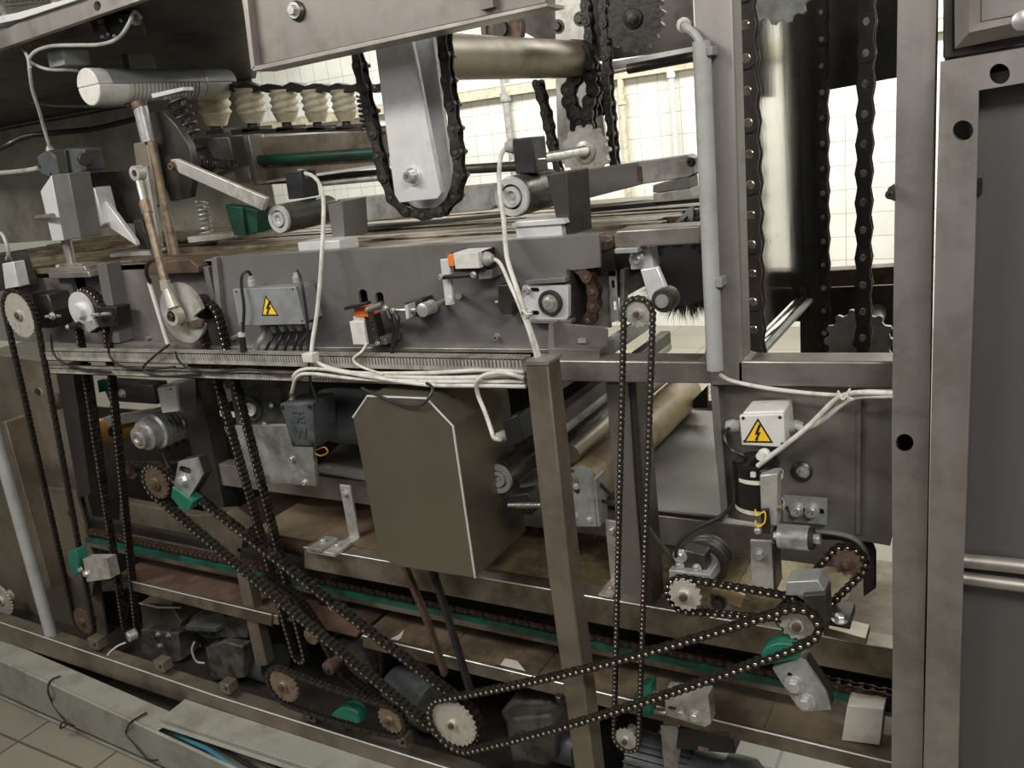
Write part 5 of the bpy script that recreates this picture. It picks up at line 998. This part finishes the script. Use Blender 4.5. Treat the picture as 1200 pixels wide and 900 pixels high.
build('cylinder_body', MB().cyl(a, b, S(930,630,1.22,15), seg=32), 'zinc', cy); build('end_ring', MB().cyl(b, b+(b-a).normalized()*.006, S(930,630,1.22,13), seg=28), 'rubber', cy); build('end_plug', MB().cyl(b+(b-a).normalized()*.006, b+(b-a).normalized()*.015, .008, seg=20), 'zinc', cy); build('left_nut', MB().bolt(a, a-b, .007), 'zinc', cy)
# curved guard
gd = thing('curved_guard', 'dark curved guard plate around the far right sprocket', 'guard', P(980,650,1.26))
build('guard_plate', MB().poly([(905,610),(1000,618),(1018,628),(1026,648),(1026,690),(1012,700),(1010,660),(1000,642),(985,634),(905,630)], 1.285, .012), 'steel_dark', gd, bevel=.002); build('guard_rim', MB().tpx([(955,622,1.27),(985,626,1.27),(1005,634,1.27),(1015,648,1.27),(1018,665,1.27)], .004, 8), 'steel', gd)
# sprockets group
spr('sprocket with pale face on the middle rail below the grooved pulley', 803, 697, 1.19, 20, 'sprocket_worn', hub=.42, th=.006)
s_ = spr('pale stamped sprocket at the right end of the long diagonal chain', 935, 731, 1.14, 21, 'sprocket_worn', hub=.42, th=.006)
spr('rusty sprocket highest at the far right beside the frame post', 993, 659, 1.22, 17, 'rust', hub=.4, th=.006)
for i in range(10):
    a = -2.6+i*.28
    if i in (4,): continue
chain('short chain loop from the pale face sprocket along the middle rail', hull([(803,697,22),(925,712,15)], 1.205), .0127, .011, .010, closed=True)
chain('short chain loop around the rusty far right sprocket', hull([(993,659,20),(930,724,18)], 1.235), .0127, .0115, .010, closed=True)
def sag(path, amt):
    xs = [p.x for p in path]; a, b = min(xs), max(xs); out = []
    for i, p in enumerate(path):
        q = path[(i+1) % len(path)]; n = max(1, int((q-p).length/.02))
        for k in range(n): r = p.lerp(q, k/n); t = (r.x-a)/(b-a); out.append(Vector((r.x, r.y, r.z-amt*4*t*(1-t))))
    return out
spr('large pale scratched sprocket low in front, where the two long chains meet', 532, 847, 1.13, 30.5, 'sprocket_worn', hub=.2, th=.008)
chain('long heavy chain running up to the right from the large pale sprocket', sag(hull([(532,847,34),(935,731,24)], 1.125), .018), .0135, .0125, .013, closed=True)
chain('long double chain running up to the left from the large pale sprocket', sag(hull([(184,566,22),(532,847,34)], 1.145), .004), .0140, .0118, .0095, closed=True, strands=2, gap=.0105)
# pillow bearing and grooved pulley
gp = thing('grooved_pulley', 'dark grooved pulley behind a bearing block on the middle rail', 'pulley', P(825,660,1.27)); c = P(826,660,1.27); R_ = S(826,660,1.27,28)
build('pulley_body', MB().lathe(c+YV*.03, (0,-1,0), [(0,0),(0,R_),(.006,R_),(.010,R_*.86),(.014,R_),(.018,R_),(.022,R_*.86),(.026,R_),(.032,R_),(.036,R_*.75),(.036,0)], 48), 'steel_dark', gp); build('pulley_face', MB().lathe(c-YV*.006, (0,-1,0), [(0,0),(0,R_*.7),(.003,R_*.68),(.003,0)], 36), 'galv', gp)
bh = thing('bearing_block', 'dark bearing block with a bright socket bolt in front of the grooved pulley', 'bearing', P(805,685,1.22))
build('block_body', MB().poly([(788,652),(800,644),(826,650),(830,682),(788,678)], 1.225, .03), 'steel_dark', bh, bevel=.003); build('base_plate', MB().poly([(784,668),(832,674),(834,684),(784,680)], 1.21, .05), 'galv', bh, bevel=.001)
build('socket_bolt', MB().cap(P(797,651,1.225), (0,-1,0), .0085, .010), 'zinc', bh)
for u, v in ((797,662),(817,665)): build('bolt', MB().bolt(P(u,v,1.222), (0,-1,0), .005), 'zinc', bh)
# bearing arms by right sprocket
ba = thing('bearing_block', 'grey bearing block above the pale stamped sprocket', 'bearing', P(950,700,1.2))
build('block_top', MB().poly([(922,682),(958,680),(968,694),(966,700),(920,698)], 1.18, .04), 'galv', ba, bevel=.002); build('block_body', MB().poly([(940,698),(968,696),(970,740),(952,742)], 1.17, .04), 'steel_dark', ba, bevel=.002); build('base_plate', MB().poly([(965,735),(1015,748),(1015,757),(965,745)], 1.24, .04), 'steel_warm', ba, bevel=.001)
build('bolt', MB().bolt(P(984,727,1.2), ZV, .008), 'zinc', ba); build('foot', MB().poly([(966,722),(996,726),(996,738),(966,732)], 1.2, .05), 'steel_dark', ba, bevel=.001)
bt = thing('hook_plate', 'yellowish hooked plate with a dark nut beside the pale face sprocket', 'plate', P(850,705,1.25)); build('plate_body', MB().poly([(834,690),(860,692),(873,698),(868,712),(855,708),(838,700)], 1.245, .006), 'film', bt, bevel=.001); build('nut', MB().bolt(P(842,706,1.24), (0,-1,0), .009), 'steel_dark', bt)
build('stub_foot', MB().poly([(830,700),(855,702),(858,715),(830,712)], 1.25, .03), 'galv', bt, bevel=.001)
# green tensioners
def tensioner(lab, gpoly, cpoly, bolts, Y, dcap=.03, m='galv', slots=()):
    t = thing('chain_tensioner', lab, 'tensioner', P(*cpoly[0], Y)); build('green_shoe', MB().poly(gpoly, Y-.006, dcap), 'green', t, 'green plastic shoe', bevel=.002)
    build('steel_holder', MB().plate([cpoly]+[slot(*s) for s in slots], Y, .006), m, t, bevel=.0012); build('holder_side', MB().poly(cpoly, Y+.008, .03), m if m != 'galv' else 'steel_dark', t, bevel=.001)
    for u, v, r in bolts: build('bolt', MB().bolt(P(u,v,Y), (0,-1,0), r), 'zinc', t)
    return t
def arc(u, v, r, a0, a1, n=10, ry=None): return [(u+r*math.cos(math.radians(a0+(a1-a0)*i/n)), v+(ry or r)*math.sin(math.radians(a0+(a1-a0)*i/n))) for i in range(n+1)]
tensioner('green chain tensioner with tilted grey holder at the lower right', arc(916,770,25,-172,-20,ry=16)+[(936,773),(896,780)], [(905,783),(935,772),(944,776),(968,812),(974,832),(942,834),(934,828)], ((931,802,.010),(944,822,.010)), 1.13, slots=((925,791,928,795,3),))
build_ = tensioner('green chain tensioner with channel holder and two bolts above the motor', arc(762,822,20,90,270,ry=19)+[(762,803),(763,841)], [(779,810),(830,815),(833,848),(826,852),(780,838)], ((800,835,.0085),(815,839,.0085)), 1.24, m='alu_dirty', slots=((785,830,791,831,2.5),))
for v in (811,833): mb = MB(); mb.cyl(P(760,v,1.25), P(784,v+3,1.25), .004); o = build('shoe_rod', mb, 'zinc', build_)
tensioner('green chain tensioner with dark box holder on the diagonal double chain at the left', [(202,570),(226,588),(222,598),(212,597),(200,583)], [(209,541),(230,537),(237,557),(222,582),(204,568)], ((215,562,.010),), 1.13, slots=((213,550,220,552,4),))
tg = tensioner('small green chain tensioner at the foot of the far left chain', [(80,647),(88,645),(92,655),(92,672),(86,676),(80,662)], [(97,655),(125,655),(130,678),(102,682)], ((95,667,.0065),(101,672,.007)), 1.22, m='alu_dirty')
solo('green_shoe', 'green plastic shoe lying low in the chains behind the base rail', 'chain shoe', MB().poly(arc(404,843,17,150,350,ry=13)+[(421,848),(412,853),(396,848)], 1.2, .03), 'green', bevel=.002)
# lower left sprockets and chains
spr('worn sprocket low left with golden rusty face behind the base rail', 333, 803, 1.17, 22, 'sprocket_rust', hub=.3)
spr('small rusty sprocket low in the middle with an offset hub', 458, 843, 1.17, 18, 'sprocket_rust', hub=.3)
chain('dark greasy chain loop between the two rusty low sprockets', sag(hull([(333,803,25),(458,843,21)], 1.17), .01), .0127, .0115, .011, closed=True, plates='grease', pins='chain')
spr('pale slotted sprocket at the far left of the grey panel', 24, 369, 1.25, 28, 'sprocket_worn', hub=.22, hub_m='galv')
chain('dark chain loop at the far left, running down from the pale slotted sprocket', hull([(24,369,30),(98,728,18)], 1.25), .0127, .012, .011, closed=True, plates='grease', pins='chain')
spr('dull rusty sprocket at the foot of the far left chain loop', 98, 728, 1.25, 17, 'rust', hub=.3)
cm = thing('cam_sprocket', 'bright cam disc with dark sprocket and studs, second from the left', 'cam', P(100,363,1.28)); c = P(104,364,1.29); R_ = S(104,364,1.29,27)
mb = MB(); mb.gear((c.x,1.287,c.z), R_, 22, .008); build('toothed_disc', mb, 'steel_dark', cm); build('cam_disc', MB().lathe(P(97,363,1.285), (0,-1,0), [(0,0),(0,R_*.80),(.006,R_*.80),(.006,R_*.35),(.018,R_*.30),(.018,0)], 32), 'alu', cm); build('cam_notch', MB().poly([(96,378),(110,374),(113,384),(104,390),(96,386)], 1.272, .008), 'alu_dirty', cm, bevel=.001)
build('stud', MB().cyl(P(80,383,1.27), P(93,380,1.26), .007), 'black', cm); build('stud_tip', MB().cap(P(80,383,1.26), (-.4,-1,0), .005), 'zinc', cm)
for (u,v) in ((112,369),(124,368)): build('stud', MB().cyl(P(u-4,v,1.262), P(u+5,v-.5,1.262), .004), 'zinc', cm)
build('switch_box', MB().poly([(112,360),(136,360),(138,382),(116,384)], 1.28, .04), 'black', cm, bevel=.002)
ss = thing('sensor_stud', 'small bright sensor stud between the two leftmost sprockets', 'sensor', P(62,370,1.27)); build('stud_body', MB().cyl(P(54,371,1.27), P(70,370,1.27), .004), 'zinc', ss); build('stud_nut', MB().cap(P(62,370,1.262), (0,-1,0), .007, .008), 'zinc', ss); build('dark_holder', MB().poly([(36,345),(55,345),(62,365),(60,385),(44,385)], 1.29, .06), 'steel_dark', ss, bevel=.004)
chain('double dark chain loop running down from the cam disc', hull([(104,366,27),(152,738,11)], 1.29), .0127, .012, .009, closed=True, plates='chain', pins='pin', strands=2, gap=.0095)
gl2 = thing('chain_weight', 'small bright drum at the foot of the double chain from the cam disc', 'drum', P(150,745,1.25)); a = P(149,747,1.24); build('drum_body', MB().lathe(a, YV+XV*.3, [(0,0),(0,.012),(.004,.015),(.024,.015),(.028,.012),(.028,0)], 24), 'zinc', gl2)
solo('grey_cable', 'thin grey cable leading from the bright drum to the base rail', 'cable', MB().tpx([(147,753,1.23),(138,757,1.22),(130,763,1.21),(126,768,1.205)], .0025, 8), 'cable_white')
chain('worn chain loop running down from behind the crank disc', hull([(243,372,17),(350,768,9)], 1.295), .0127, .0125, .009, closed=True, plates='chain', pins='pin', strands=2, gap=.0095)
chain('dark greasy chain crossing low behind the diagonal double chain', [P(*q,1.28) for q in ((310,675),(345,700),(375,745),(388,770),(402,792),(430,815),(450,830))], .0127, .012, .012, plates='grease', pins='chain', strands=2, gap=.014)
hw = thing('chain_idler', 'small greasy rusty idler hub low in the middle of the chains', 'idler', P(385,783,1.27)); build('hub_body', MB().lathe(P(383,785,1.24), YV, [(0,0),(0,.012),(.004,.018),(.02,.018),(.022,.014),(.04,.014),(.04,0)], 20), 'rust', hw); build('hub_cap', MB().lathe(P(383,785,1.24), (0,-1,0), [(0,0),(0,.009),(.005,.007),(.005,0)], 16), 'steel_dark', hw)
hw = thing('chain_idler', 'brown round idler hub half hidden behind the chains above the rusty hub', 'idler', P(365,745,1.3)); build('hub_body', MB().lathe(P(364,746,1.3), YV, [(0,0),(0,.022),(.02,.026),(.03,.026),(.03,0)], 24), 'sprocket_rust', hw)
# left small sprockets behind
spr('small rusty sprocket in the middle left behind the ribbed drum chain', 153, 552, 1.45, 10, 'rust', hub=.4)
spr('dark rusty sprocket at the upper end of the diagonal double chain', 184, 566, 1.14, 20, 'rust', hub=.4)
chain('short greasy chain running level below the ribbed steel drum', [P(*q,1.42) for q in ((142,543),(165,541),(190,541),(212,541))], .0127, .012, .012, plates='grease', pins='chain')
# ribbed drum etc
rd = thing('ribbed_drum', 'stepped steel drum with fine grooves wearing small black belts, left of centre', 'drum', P(162,513,1.38)); a = P(161,514,1.36); r0 = S(161,514,1.36,13); prof = [(0,0),(0,r0*.35),(-.004,r0*.35),(-.004,r0*.55),(.002,r0*.6),(.002,r0),(.02,r0*1.05),(.022,r0*1.4),(.05,r0*1.5)]
for k in range(9): h = .055+k*.014; prof += [(h, r0*1.72),(h+.008, r0*1.72),(h+.009, r0*1.35),(h+.013, r0*1.35)]
prof += [(.19, r0*1.72),(.19,0)]
build('drum_body', MB().lathe(a, YV, prof, 40), 'zinc', rd)
for k in (2,4,6): y = .055+k*.014+.011; build('black_belt', MB().tube([(a.x+math.cos(t)*r0*1.4, a.y+y, a.z+math.sin(t)*r0*1.4-(.03 if math.sin(t) < -.9 else 0)) for t in [2*PI*i/24 for i in range(24)]], .004, 6, closed=True, smooth=False), 'rubber', rd)
solo('round_belt', 'black round belt hanging from the stepped steel drum to the box holder below', 'belt', MB().tpx([(190,530,1.36),(198,548,1.36),(207,560,1.34)], .003, 6), 'rubber')
ob = thing('orange_box', 'orange yellow housing behind the chains left of the stepped drum', 'housing', P(145,500,1.75)); build('housing_body', MB().poly([(92,498),(172,484),(178,508),(120,522),(95,512)], 1.75, .06), 'orange_dull', ob, bevel=.003); build('white_strip', MB().poly([(120,490),(180,480),(184,490),(126,500)], 1.73, .03), 'box_white', ob); build('knob', MB().lathe(P(139,504,1.70), (0,-1,0), [(0,0),(0,.02),(.02,.022),(.03,.015),(.03,0)], 20), 'black', ob, 'black knob')
wb_ = thing('switch_box', 'light grey switch box above the stepped steel drum', 'box', P(196,484,1.36)); build('box_front', MB().poly([(184,455),(206,451),(209,482),(190,484)], 1.36, .008), 'box_white', wb_, bevel=.001); build('box_body', MB().poly([(186,453),(207,450),(209,482),(190,484)], 1.368, .06), 'box_grey', wb_, bevel=.002); build('lid_screw', MB().cap(P(200,456,1.36), (0,-1,0), .002, .002), 'steel_dark', wb_)
cw = solo('cream_ribbed_box', 'small cream ribbed box between the strands of the worn chain', 'box', MB().poly([(243,454),(260,450),(266,472),(252,478)], 1.5, .05), 'white_plastic', bevel=.002)
uc = thing('upper_clamp', 'dark clamp with two bright bolts under the ducts behind the double chain', 'clamp', P(140,460,1.45)); build('clamp_body', MB().poly([(118,448),(178,452),(184,474),(128,470)], 1.45, .05), 'steel_dark', uc, bevel=.002)
for u, v in ((131,459),(144,461)): build('bolt', MB().bolt(P(u,v,1.45), (0,-1,0), .009), 'zinc', uc)
for u in (122,): build('green_shoe', MB().poly([(114,446),(126,446),(127,458),(116,460)], 1.44, .02), 'green', uc, 'green plastic shoe')
tf = thing('tube_fitting', 'short round dark tube sticking out below the ducts at the left column', 'tube', P(85,470,1.4)); build('tube_body', MB().cyl(P(66,470,1.34), P(105,477,1.45), .018), 'steel_dark', tf); build('collar', MB().cyl(P(64,469,1.335), P(72,471,1.35), .022), 'rust', tf)
# ============================================================= motors
gm = thing('gear_motor', 'dark grey geared motor with raised letters on its terminal box, left of the hood box', 'gear motor', P(340,520,1.3))
build('gear_housing', MB().poly([(268,452),(326,448),(334,498),(306,504),(276,500)], 1.36, .10), 'motor_dirty', gm, bevel=.006); build('top_flange', MB().poly([(262,446),(330,444),(331,452),(264,456)], 1.35, .12), 'motor_dirty', gm, bevel=.002)
rg = build('bore_ring', MB().lathe(P(297,478,1.36), (0,-1,0), [(0,0),(0,.030),(.008,.030),(.010,.022),(.006,.020),(.006,0)], 32), 'motor_grey', gm); build('hollow_shaft', MB().lathe(P(297,478,1.352), (0,-1,0), [(0,0),(0,.010),(.008,.011),(.008,.016),(.014,.016),(.014,.010),(.004,.009),(.004,0)], 28), 'white_plastic', rg, 'cream hollow shaft')
for u, v in ((318,475),(283,462),(284,494),(310,497)): build('flange_bolt', MB().bolt(P(u,v,1.355), (0,-1,0), .005), 'zinc', gm)
tx = build('terminal_box', MB().poly([(327,473),(367,471),(371,525),(342,524)], 1.27, .07), 'motor_grey', gm, bevel=.004); build('box_lid', MB().poly([(328,475),(366,473),(369,523),(343,522)], 1.264, .008), 'motor_grey', tx, bevel=.002)
pa = P(349,487,1.263); build('raised_letters', MB().text('SE', P(350,489,1.263), .026, depth=.002), 'motor_grey', tx); build('raised_letters', MB().text('W', P(353,508,1.263), .026, depth=.002), 'motor_grey', tx); 
build('raised_letters', MB().text('EW', P(354,506,1.263), .016, depth=.0015), 'motor_dirty', tx) if 0 else None
for u, v in ((331,477),(363,476),(366,519),(344,519)): build('lid_screw', MB().cap(P(u,v,1.264), (0,-1,0), .0035, .004), 'steel_dark', tx)
build('cable_gland', MB().lathe(P(344,472,1.30), ZV, [(0,0),(0,.010),(.010,.010),(.014,.007),(.03,.006),(.03,0)], 14), 'sprocket_rust', gm)
m0 = P(378,485,1.42); build('motor_body', MB().lathe(m0, XV, [(0,0),(0,.045),(.012,.060),(.05,.064),(.20,.064),(.20,0)], 40), 'motor_grey', gm)
build('mounting_plate', MB().poly([(262,500),(346,497),(366,522),(371,570),(300,566),(285,560)], 1.345, .012), 'galv', gm, bevel=.002)
for u, v in ((358,565),(343,538)): build('plate_bolt', MB().cap(P(u,v,1.345), (0,-1,0), .006, .008), 'zinc', gm)
build('wire_loop', MB().tpx([(371,527,1.3),(380,524,1.3),(384,530,1.3),(376,534,1.3),(369,531,1.3)], .0018, 6), 'orange_dull', gm, 'orange wire loop')
bpx = thing('belt_support_plate', 'smooth brownish plate sloping between the geared motor and the hood box', 'plate', P(400,545,1.5)); build('plate_body', quad(MB(), P(366,552,1.42), P(432,562,1.42), P(432,515,1.72), P(400,518,1.72), .004), 'plate_brown', bpx); build('rivet', MB().cap(P(384,549,1.425), ZV, .003, .003), 'zinc', bpx)
# SEW gear motor bottom
g2 = thing('gear_motor', 'dark geared motor with raised letters behind the foot of the front post', 'gear motor', P(620,890,1.3))
build('gear_housing', MB().poly([(592,848),(600,842),(643,838),(650,846),(652,890),(641,898),(600,893)], 1.30, .09), 'motor_dirty', g2, bevel=.006); build('housing_top', MB().poly([(585,835),(600,822),(645,822),(655,836),(648,846),(592,850)], 1.34, .12), 'motor_dirty', g2, bevel=.008)
build('raised_letters', MB().text('SE', P(617,861,1.2985), .024, depth=.002), 'motor_grey', g2); build('raised_letters', MB().text('W', P(620,881,1.2985), .026, depth=.002), 'motor_grey', g2)
build('motor_body', MB().lathe(P(650,868,1.35), XV, [(0,0),(0,.034),(.01,.042),(.06,.042),(.06,0)], 32), 'motor_grey', g2); build('housing_bolt', MB().bolt(P(657,818,1.3), (0,-1,0), .008), 'steel_dark', g2)
# fin motor right
g3 = thing('fan_cooled_motor', 'black finned motor lying under the tray at the bottom right', 'motor', P(820,890,1.3))
a = P(742,892,1.38); build('finned_body', MB().lathe(a, XV, [(0,0),(0,.056),(.26,.056),(.26,0)], 32), 'motor_grey', g3); mb = MB()
for i in range(28):
    t = 2*PI*i/28; d = Vector((0, math.cos(t), math.sin(t))); mb.beam(a+d*.058+XV*.0, a+d*.058+XV*.13, .003, .016, side=d)
build('cooling_fins', mb, 'motor_grey', g3); build('fan_cover', MB().lathe(a+XV*.20, XV, [(0,0),(0,.066),(.05,.066),(.07,.050),(.07,0)], 36), 'motor_grey', g3)
tq = build('terminal_box', MB().poly([(795,852),(856,856),(862,884),(792,878)], 1.30, .07), 'black', g3, bevel=.003); build('name_plate', MB().fbox(818,876,830,881,1.298,.002), 'sprocket_rust', tq); build('clear_tape', MB().poly([(774,850),(792,850),(800,862),(794,900),(778,900)], 1.315, .003), 'galv', g3)
# lower left motors
g4 = thing('gear_motor', 'dusty blue grey geared motor with flat box lid at the lower left', 'gear motor', P(270,800,1.4))
build('terminal_box', MB().poly([(218,735),(225,722),(262,718),(290,728),(290,748),(240,748)], 1.36, .10), 'motor_dirty', g4, bevel=.003); build('box_lid', MB().poly([(217,733),(252,736),(254,741),(218,739)], 1.33, .13), 'motor_grey', g4, bevel=.002); build('gear_housing', MB().poly([(240,760),(262,752),(284,758),(286,795),(248,798)], 1.34, .10), 'motor_dirty', g4, bevel=.004)
build('motor_body', MB().lathe(P(276,765,1.42), XV, [(0,0),(0,.05),(.02,.056),(.16,.056),(.16,0)], 36), 'motor_grey', g4)
mb = MB()
for i in range(5): mb.fbox(262+i*7, 712+i*1.6, 266+i*7, 728+i*1.6, 1.36, .10)
build('cooling_fins', mb, 'motor_grey', g4); build('cable_loop', MB().tpx([(228,752,1.32),(225,762,1.31),(230,775,1.31),(240,777,1.32)], .003, 8), 'cable_grey', g4)
for u, v in ((226,738),(246,740),(235,757)): build('screw', MB().cap(P(u,v,1.33), (0,-1,0), .004, .004), 'steel_dark', g4)
g5 = thing('valve_block', 'dark valve block with pale box top and bright studs right of the double chain', 'valve block', P(190,780,1.4))
build('pale_box', MB().poly([(164,706),(200,708),(212,730),(208,745),(168,738)], 1.40, .08), 'steel_warm', g5, bevel=.002); build('dark_body', MB().poly([(164,738),(208,742),(212,775),(180,785),(166,770)], 1.37, .10), 'motor_dirty', g5, bevel=.004); build('box_rim', MB().tpx([(163,707,1.38),(186,712,1.38),(212,712,1.38)], .003, 6, smooth=False), 'alu', g5)
for u, v in ((186,743),(198,744),(188,756)): build('stud', MB().cap(P(u,v,1.37), (0,-1,.3), .006, .008), 'zinc', g5)
build('base_body', MB().poly([(150,768),(195,780),(196,800),(150,790)], 1.36, .1), 'black', g5, bevel=.003)
g6 = thing('control_box', 'black box with a dull yellow label between the left chains', 'box', P(125,740,1.45)); build('box_body', MB().poly([(104,694),(142,692),(150,712),(148,745),(108,740)], 1.45, .08), 'black', g6, bevel=.003); build('yellow_label', quad(MB(), P(112,702,1.452), P(134,704,1.452), P(137,695,1.51), P(117,693,1.51), .001), 'orange_dull', g6)
g7 = thing('gear_cover', 'large dull brownish round gear cover behind the diagonal chains', 'gear cover', P(415,780,1.4)); a = P(408,778,1.36); build('round_cover', MB().lathe(a, YV, [(0,0),(0,.05),(.006,.068),(.03,.075),(.08,.075),(.08,0)], 44), 'motor_dirty', g7); build('cover_rim', MB().lathe(a+YV*.03, YV, [(0,.075),(0,.080),(.012,.080),(.012,.075)], 44), 'rust', g7)
g8 = thing('gear_motor', 'black dome ended motor behind the upper diagonal chain, left of the toothed belts', 'gear motor', P(480,810,1.35)); a = P(462,800,1.38); build('dome_body', MB().lathe(a, XV+YV*-.3, [(0,0),(.0,.03),(.012,.048),(.04,.058),(.16,.058),(.16,0)], 40), 'motor_grey', g8); build('motor_lug', MB().poly([(476,768),(490,768),(500,782),(480,784)], 1.36, .05), 'motor_grey', g8, bevel=.003)
# clutter under
dk = thing('square_bearing', 'grey plate with black bearing and big bolt behind the diagonal chains', 'bearing', P(410,700,1.4)); build('bearing_plate', MB().poly([(364,690),(430,692),(434,737),(366,725)], 1.42, .012), 'steel_warm', dk, bevel=.001); build('black_bearing', MB().poly([(372,692),(404,694),(407,718),(392,728),(374,718)], 1.38, .05), 'black', dk, bevel=.004); build('big_bolt', MB().bolt(P(414,710,1.42), (0,-1,0), .011, .02), 'zinc', dk); build('curved_pipe', MB().tpx([(378,702,1.375),(384,706,1.37),(388,716,1.37)], .003, 6), 'cable_grey', dk)
# dark pan and rear sheets added to darken the lower machine
bs = thing('shade_pan', 'added dark pan and rear sheets darkening the space under the left chains', 'pan', P(300,800,1.5)); xa, xb = P(-120,760,1.3).x, P(700,880,1.28).x
build('shade_floor', MB().box((xa, 1.26, .10), (xb, 2.1, .106)), 'steel_dark', bs); build('shade_panel', MB().box((xa, 2.1, .1), (xb, 2.11, .60)), 'steel_dark', bs); build('shade_panel', MB().box((P(215,480,2.1).x, 2.165, .60), (P(700,480,2.1).x, 2.175, 1.10)), 'steel_dark', bs)
for i, u in enumerate((30, 300, 560)): x = P(u,800,1.4).x; build('foot', MB().box((x-.02, 1.3, 0), (x+.02, 1.34, .10)), 'steel_dark', bs)

# ============================================================= remaining small things at the left edge and on the trays
hb3 = thing('hose_bracket', 'bright angled bracket with a curved grey handle at the far left edge', 'bracket', P(10,335,1.3))
build('bright_block', MB().poly([(2,309),(15,307),(22,336),(6,339)], 1.24, .03), 'alu', hb3, bevel=.002); build('dark_holder', MB().poly([(-20,300),(10,296),(26,338),(-20,344)], 1.285, .05), 'steel_dark', hb3, bevel=.003)
build('curved_handle', MB().tpx([(-6,272,1.27),(2,274,1.265),(7,284,1.26),(10,296,1.262),(8,304,1.27)], .0045, 10), 'conduit', hb3)
solo('pale_rod', 'pale plastic rod leaning behind the connecting rod on the left grey panel', 'rod', MB().tube([P(175,331,1.285), P(197,403,1.285)], .0055, 12, smooth=False), 'box_white')
solo('black_cable', 'short dark blue cable end at the top of the pale plastic rod', 'cable', MB().tpx([(186,305,1.27),(177,306,1.268),(172,313,1.268),(172,322,1.272),(176,331,1.28)], .0045, 10), 'cable_black')
spr('half hidden sprocket at the very left edge above the base rail', 2, 703, 1.32, 20, 'sprocket_worn', hub=.3)
pl = thing('plug_connector', 'short vertical cable plug at the left end of the lower wires beside the junction box', 'plug', P(284,402,1.24)); build('plug_body', MB().cyl(P(283,393,1.245), P(286,412,1.245), .007), 'black', pl); build('plug_ring', MB().cyl(P(283,390,1.245), P(283.5,394,1.245), .008), 'alu', pl)
solo('socket_screw', 'socket screw on the grey panel just left of the black cable plug', 'screw', MB().cap(P(276,395,YP), (0,-1,0), .0055, .010), 'steel')
for i, (lab, q) in enumerate((('dried white splash on the lower tray left of the toothed belts', [(452,752),(468,744),(474,738),(470,748),(458,755)]), ('white paper scrap on the lower tray just left of the front post', [(585,782),(592,772),(606,775),(616,787),(600,790)]))):
    pts = [PZ(u,v,zL-.0055) for u,v in q]; m_ = MB(); n_ = len(pts); m_._f([p for p in pts]+[p+ZV*.0015 for p in pts], [tuple(range(n_)), tuple(range(2*n_-1, n_-1, -1))]+[(k, (k+1)%n_, (k+1)%n_+n_, k+n_) for k in range(n_)])
    solo('splash' if i == 0 else 'paper_scrap', lab, 'splash' if i == 0 else 'paper', m_, 'box_white')
t = thing('bolt_row', 'two small hex bolts on the web of the middle rail near the pale stamped sprocket', 'bolts', P(1000,780,1.3)) if 0 else None
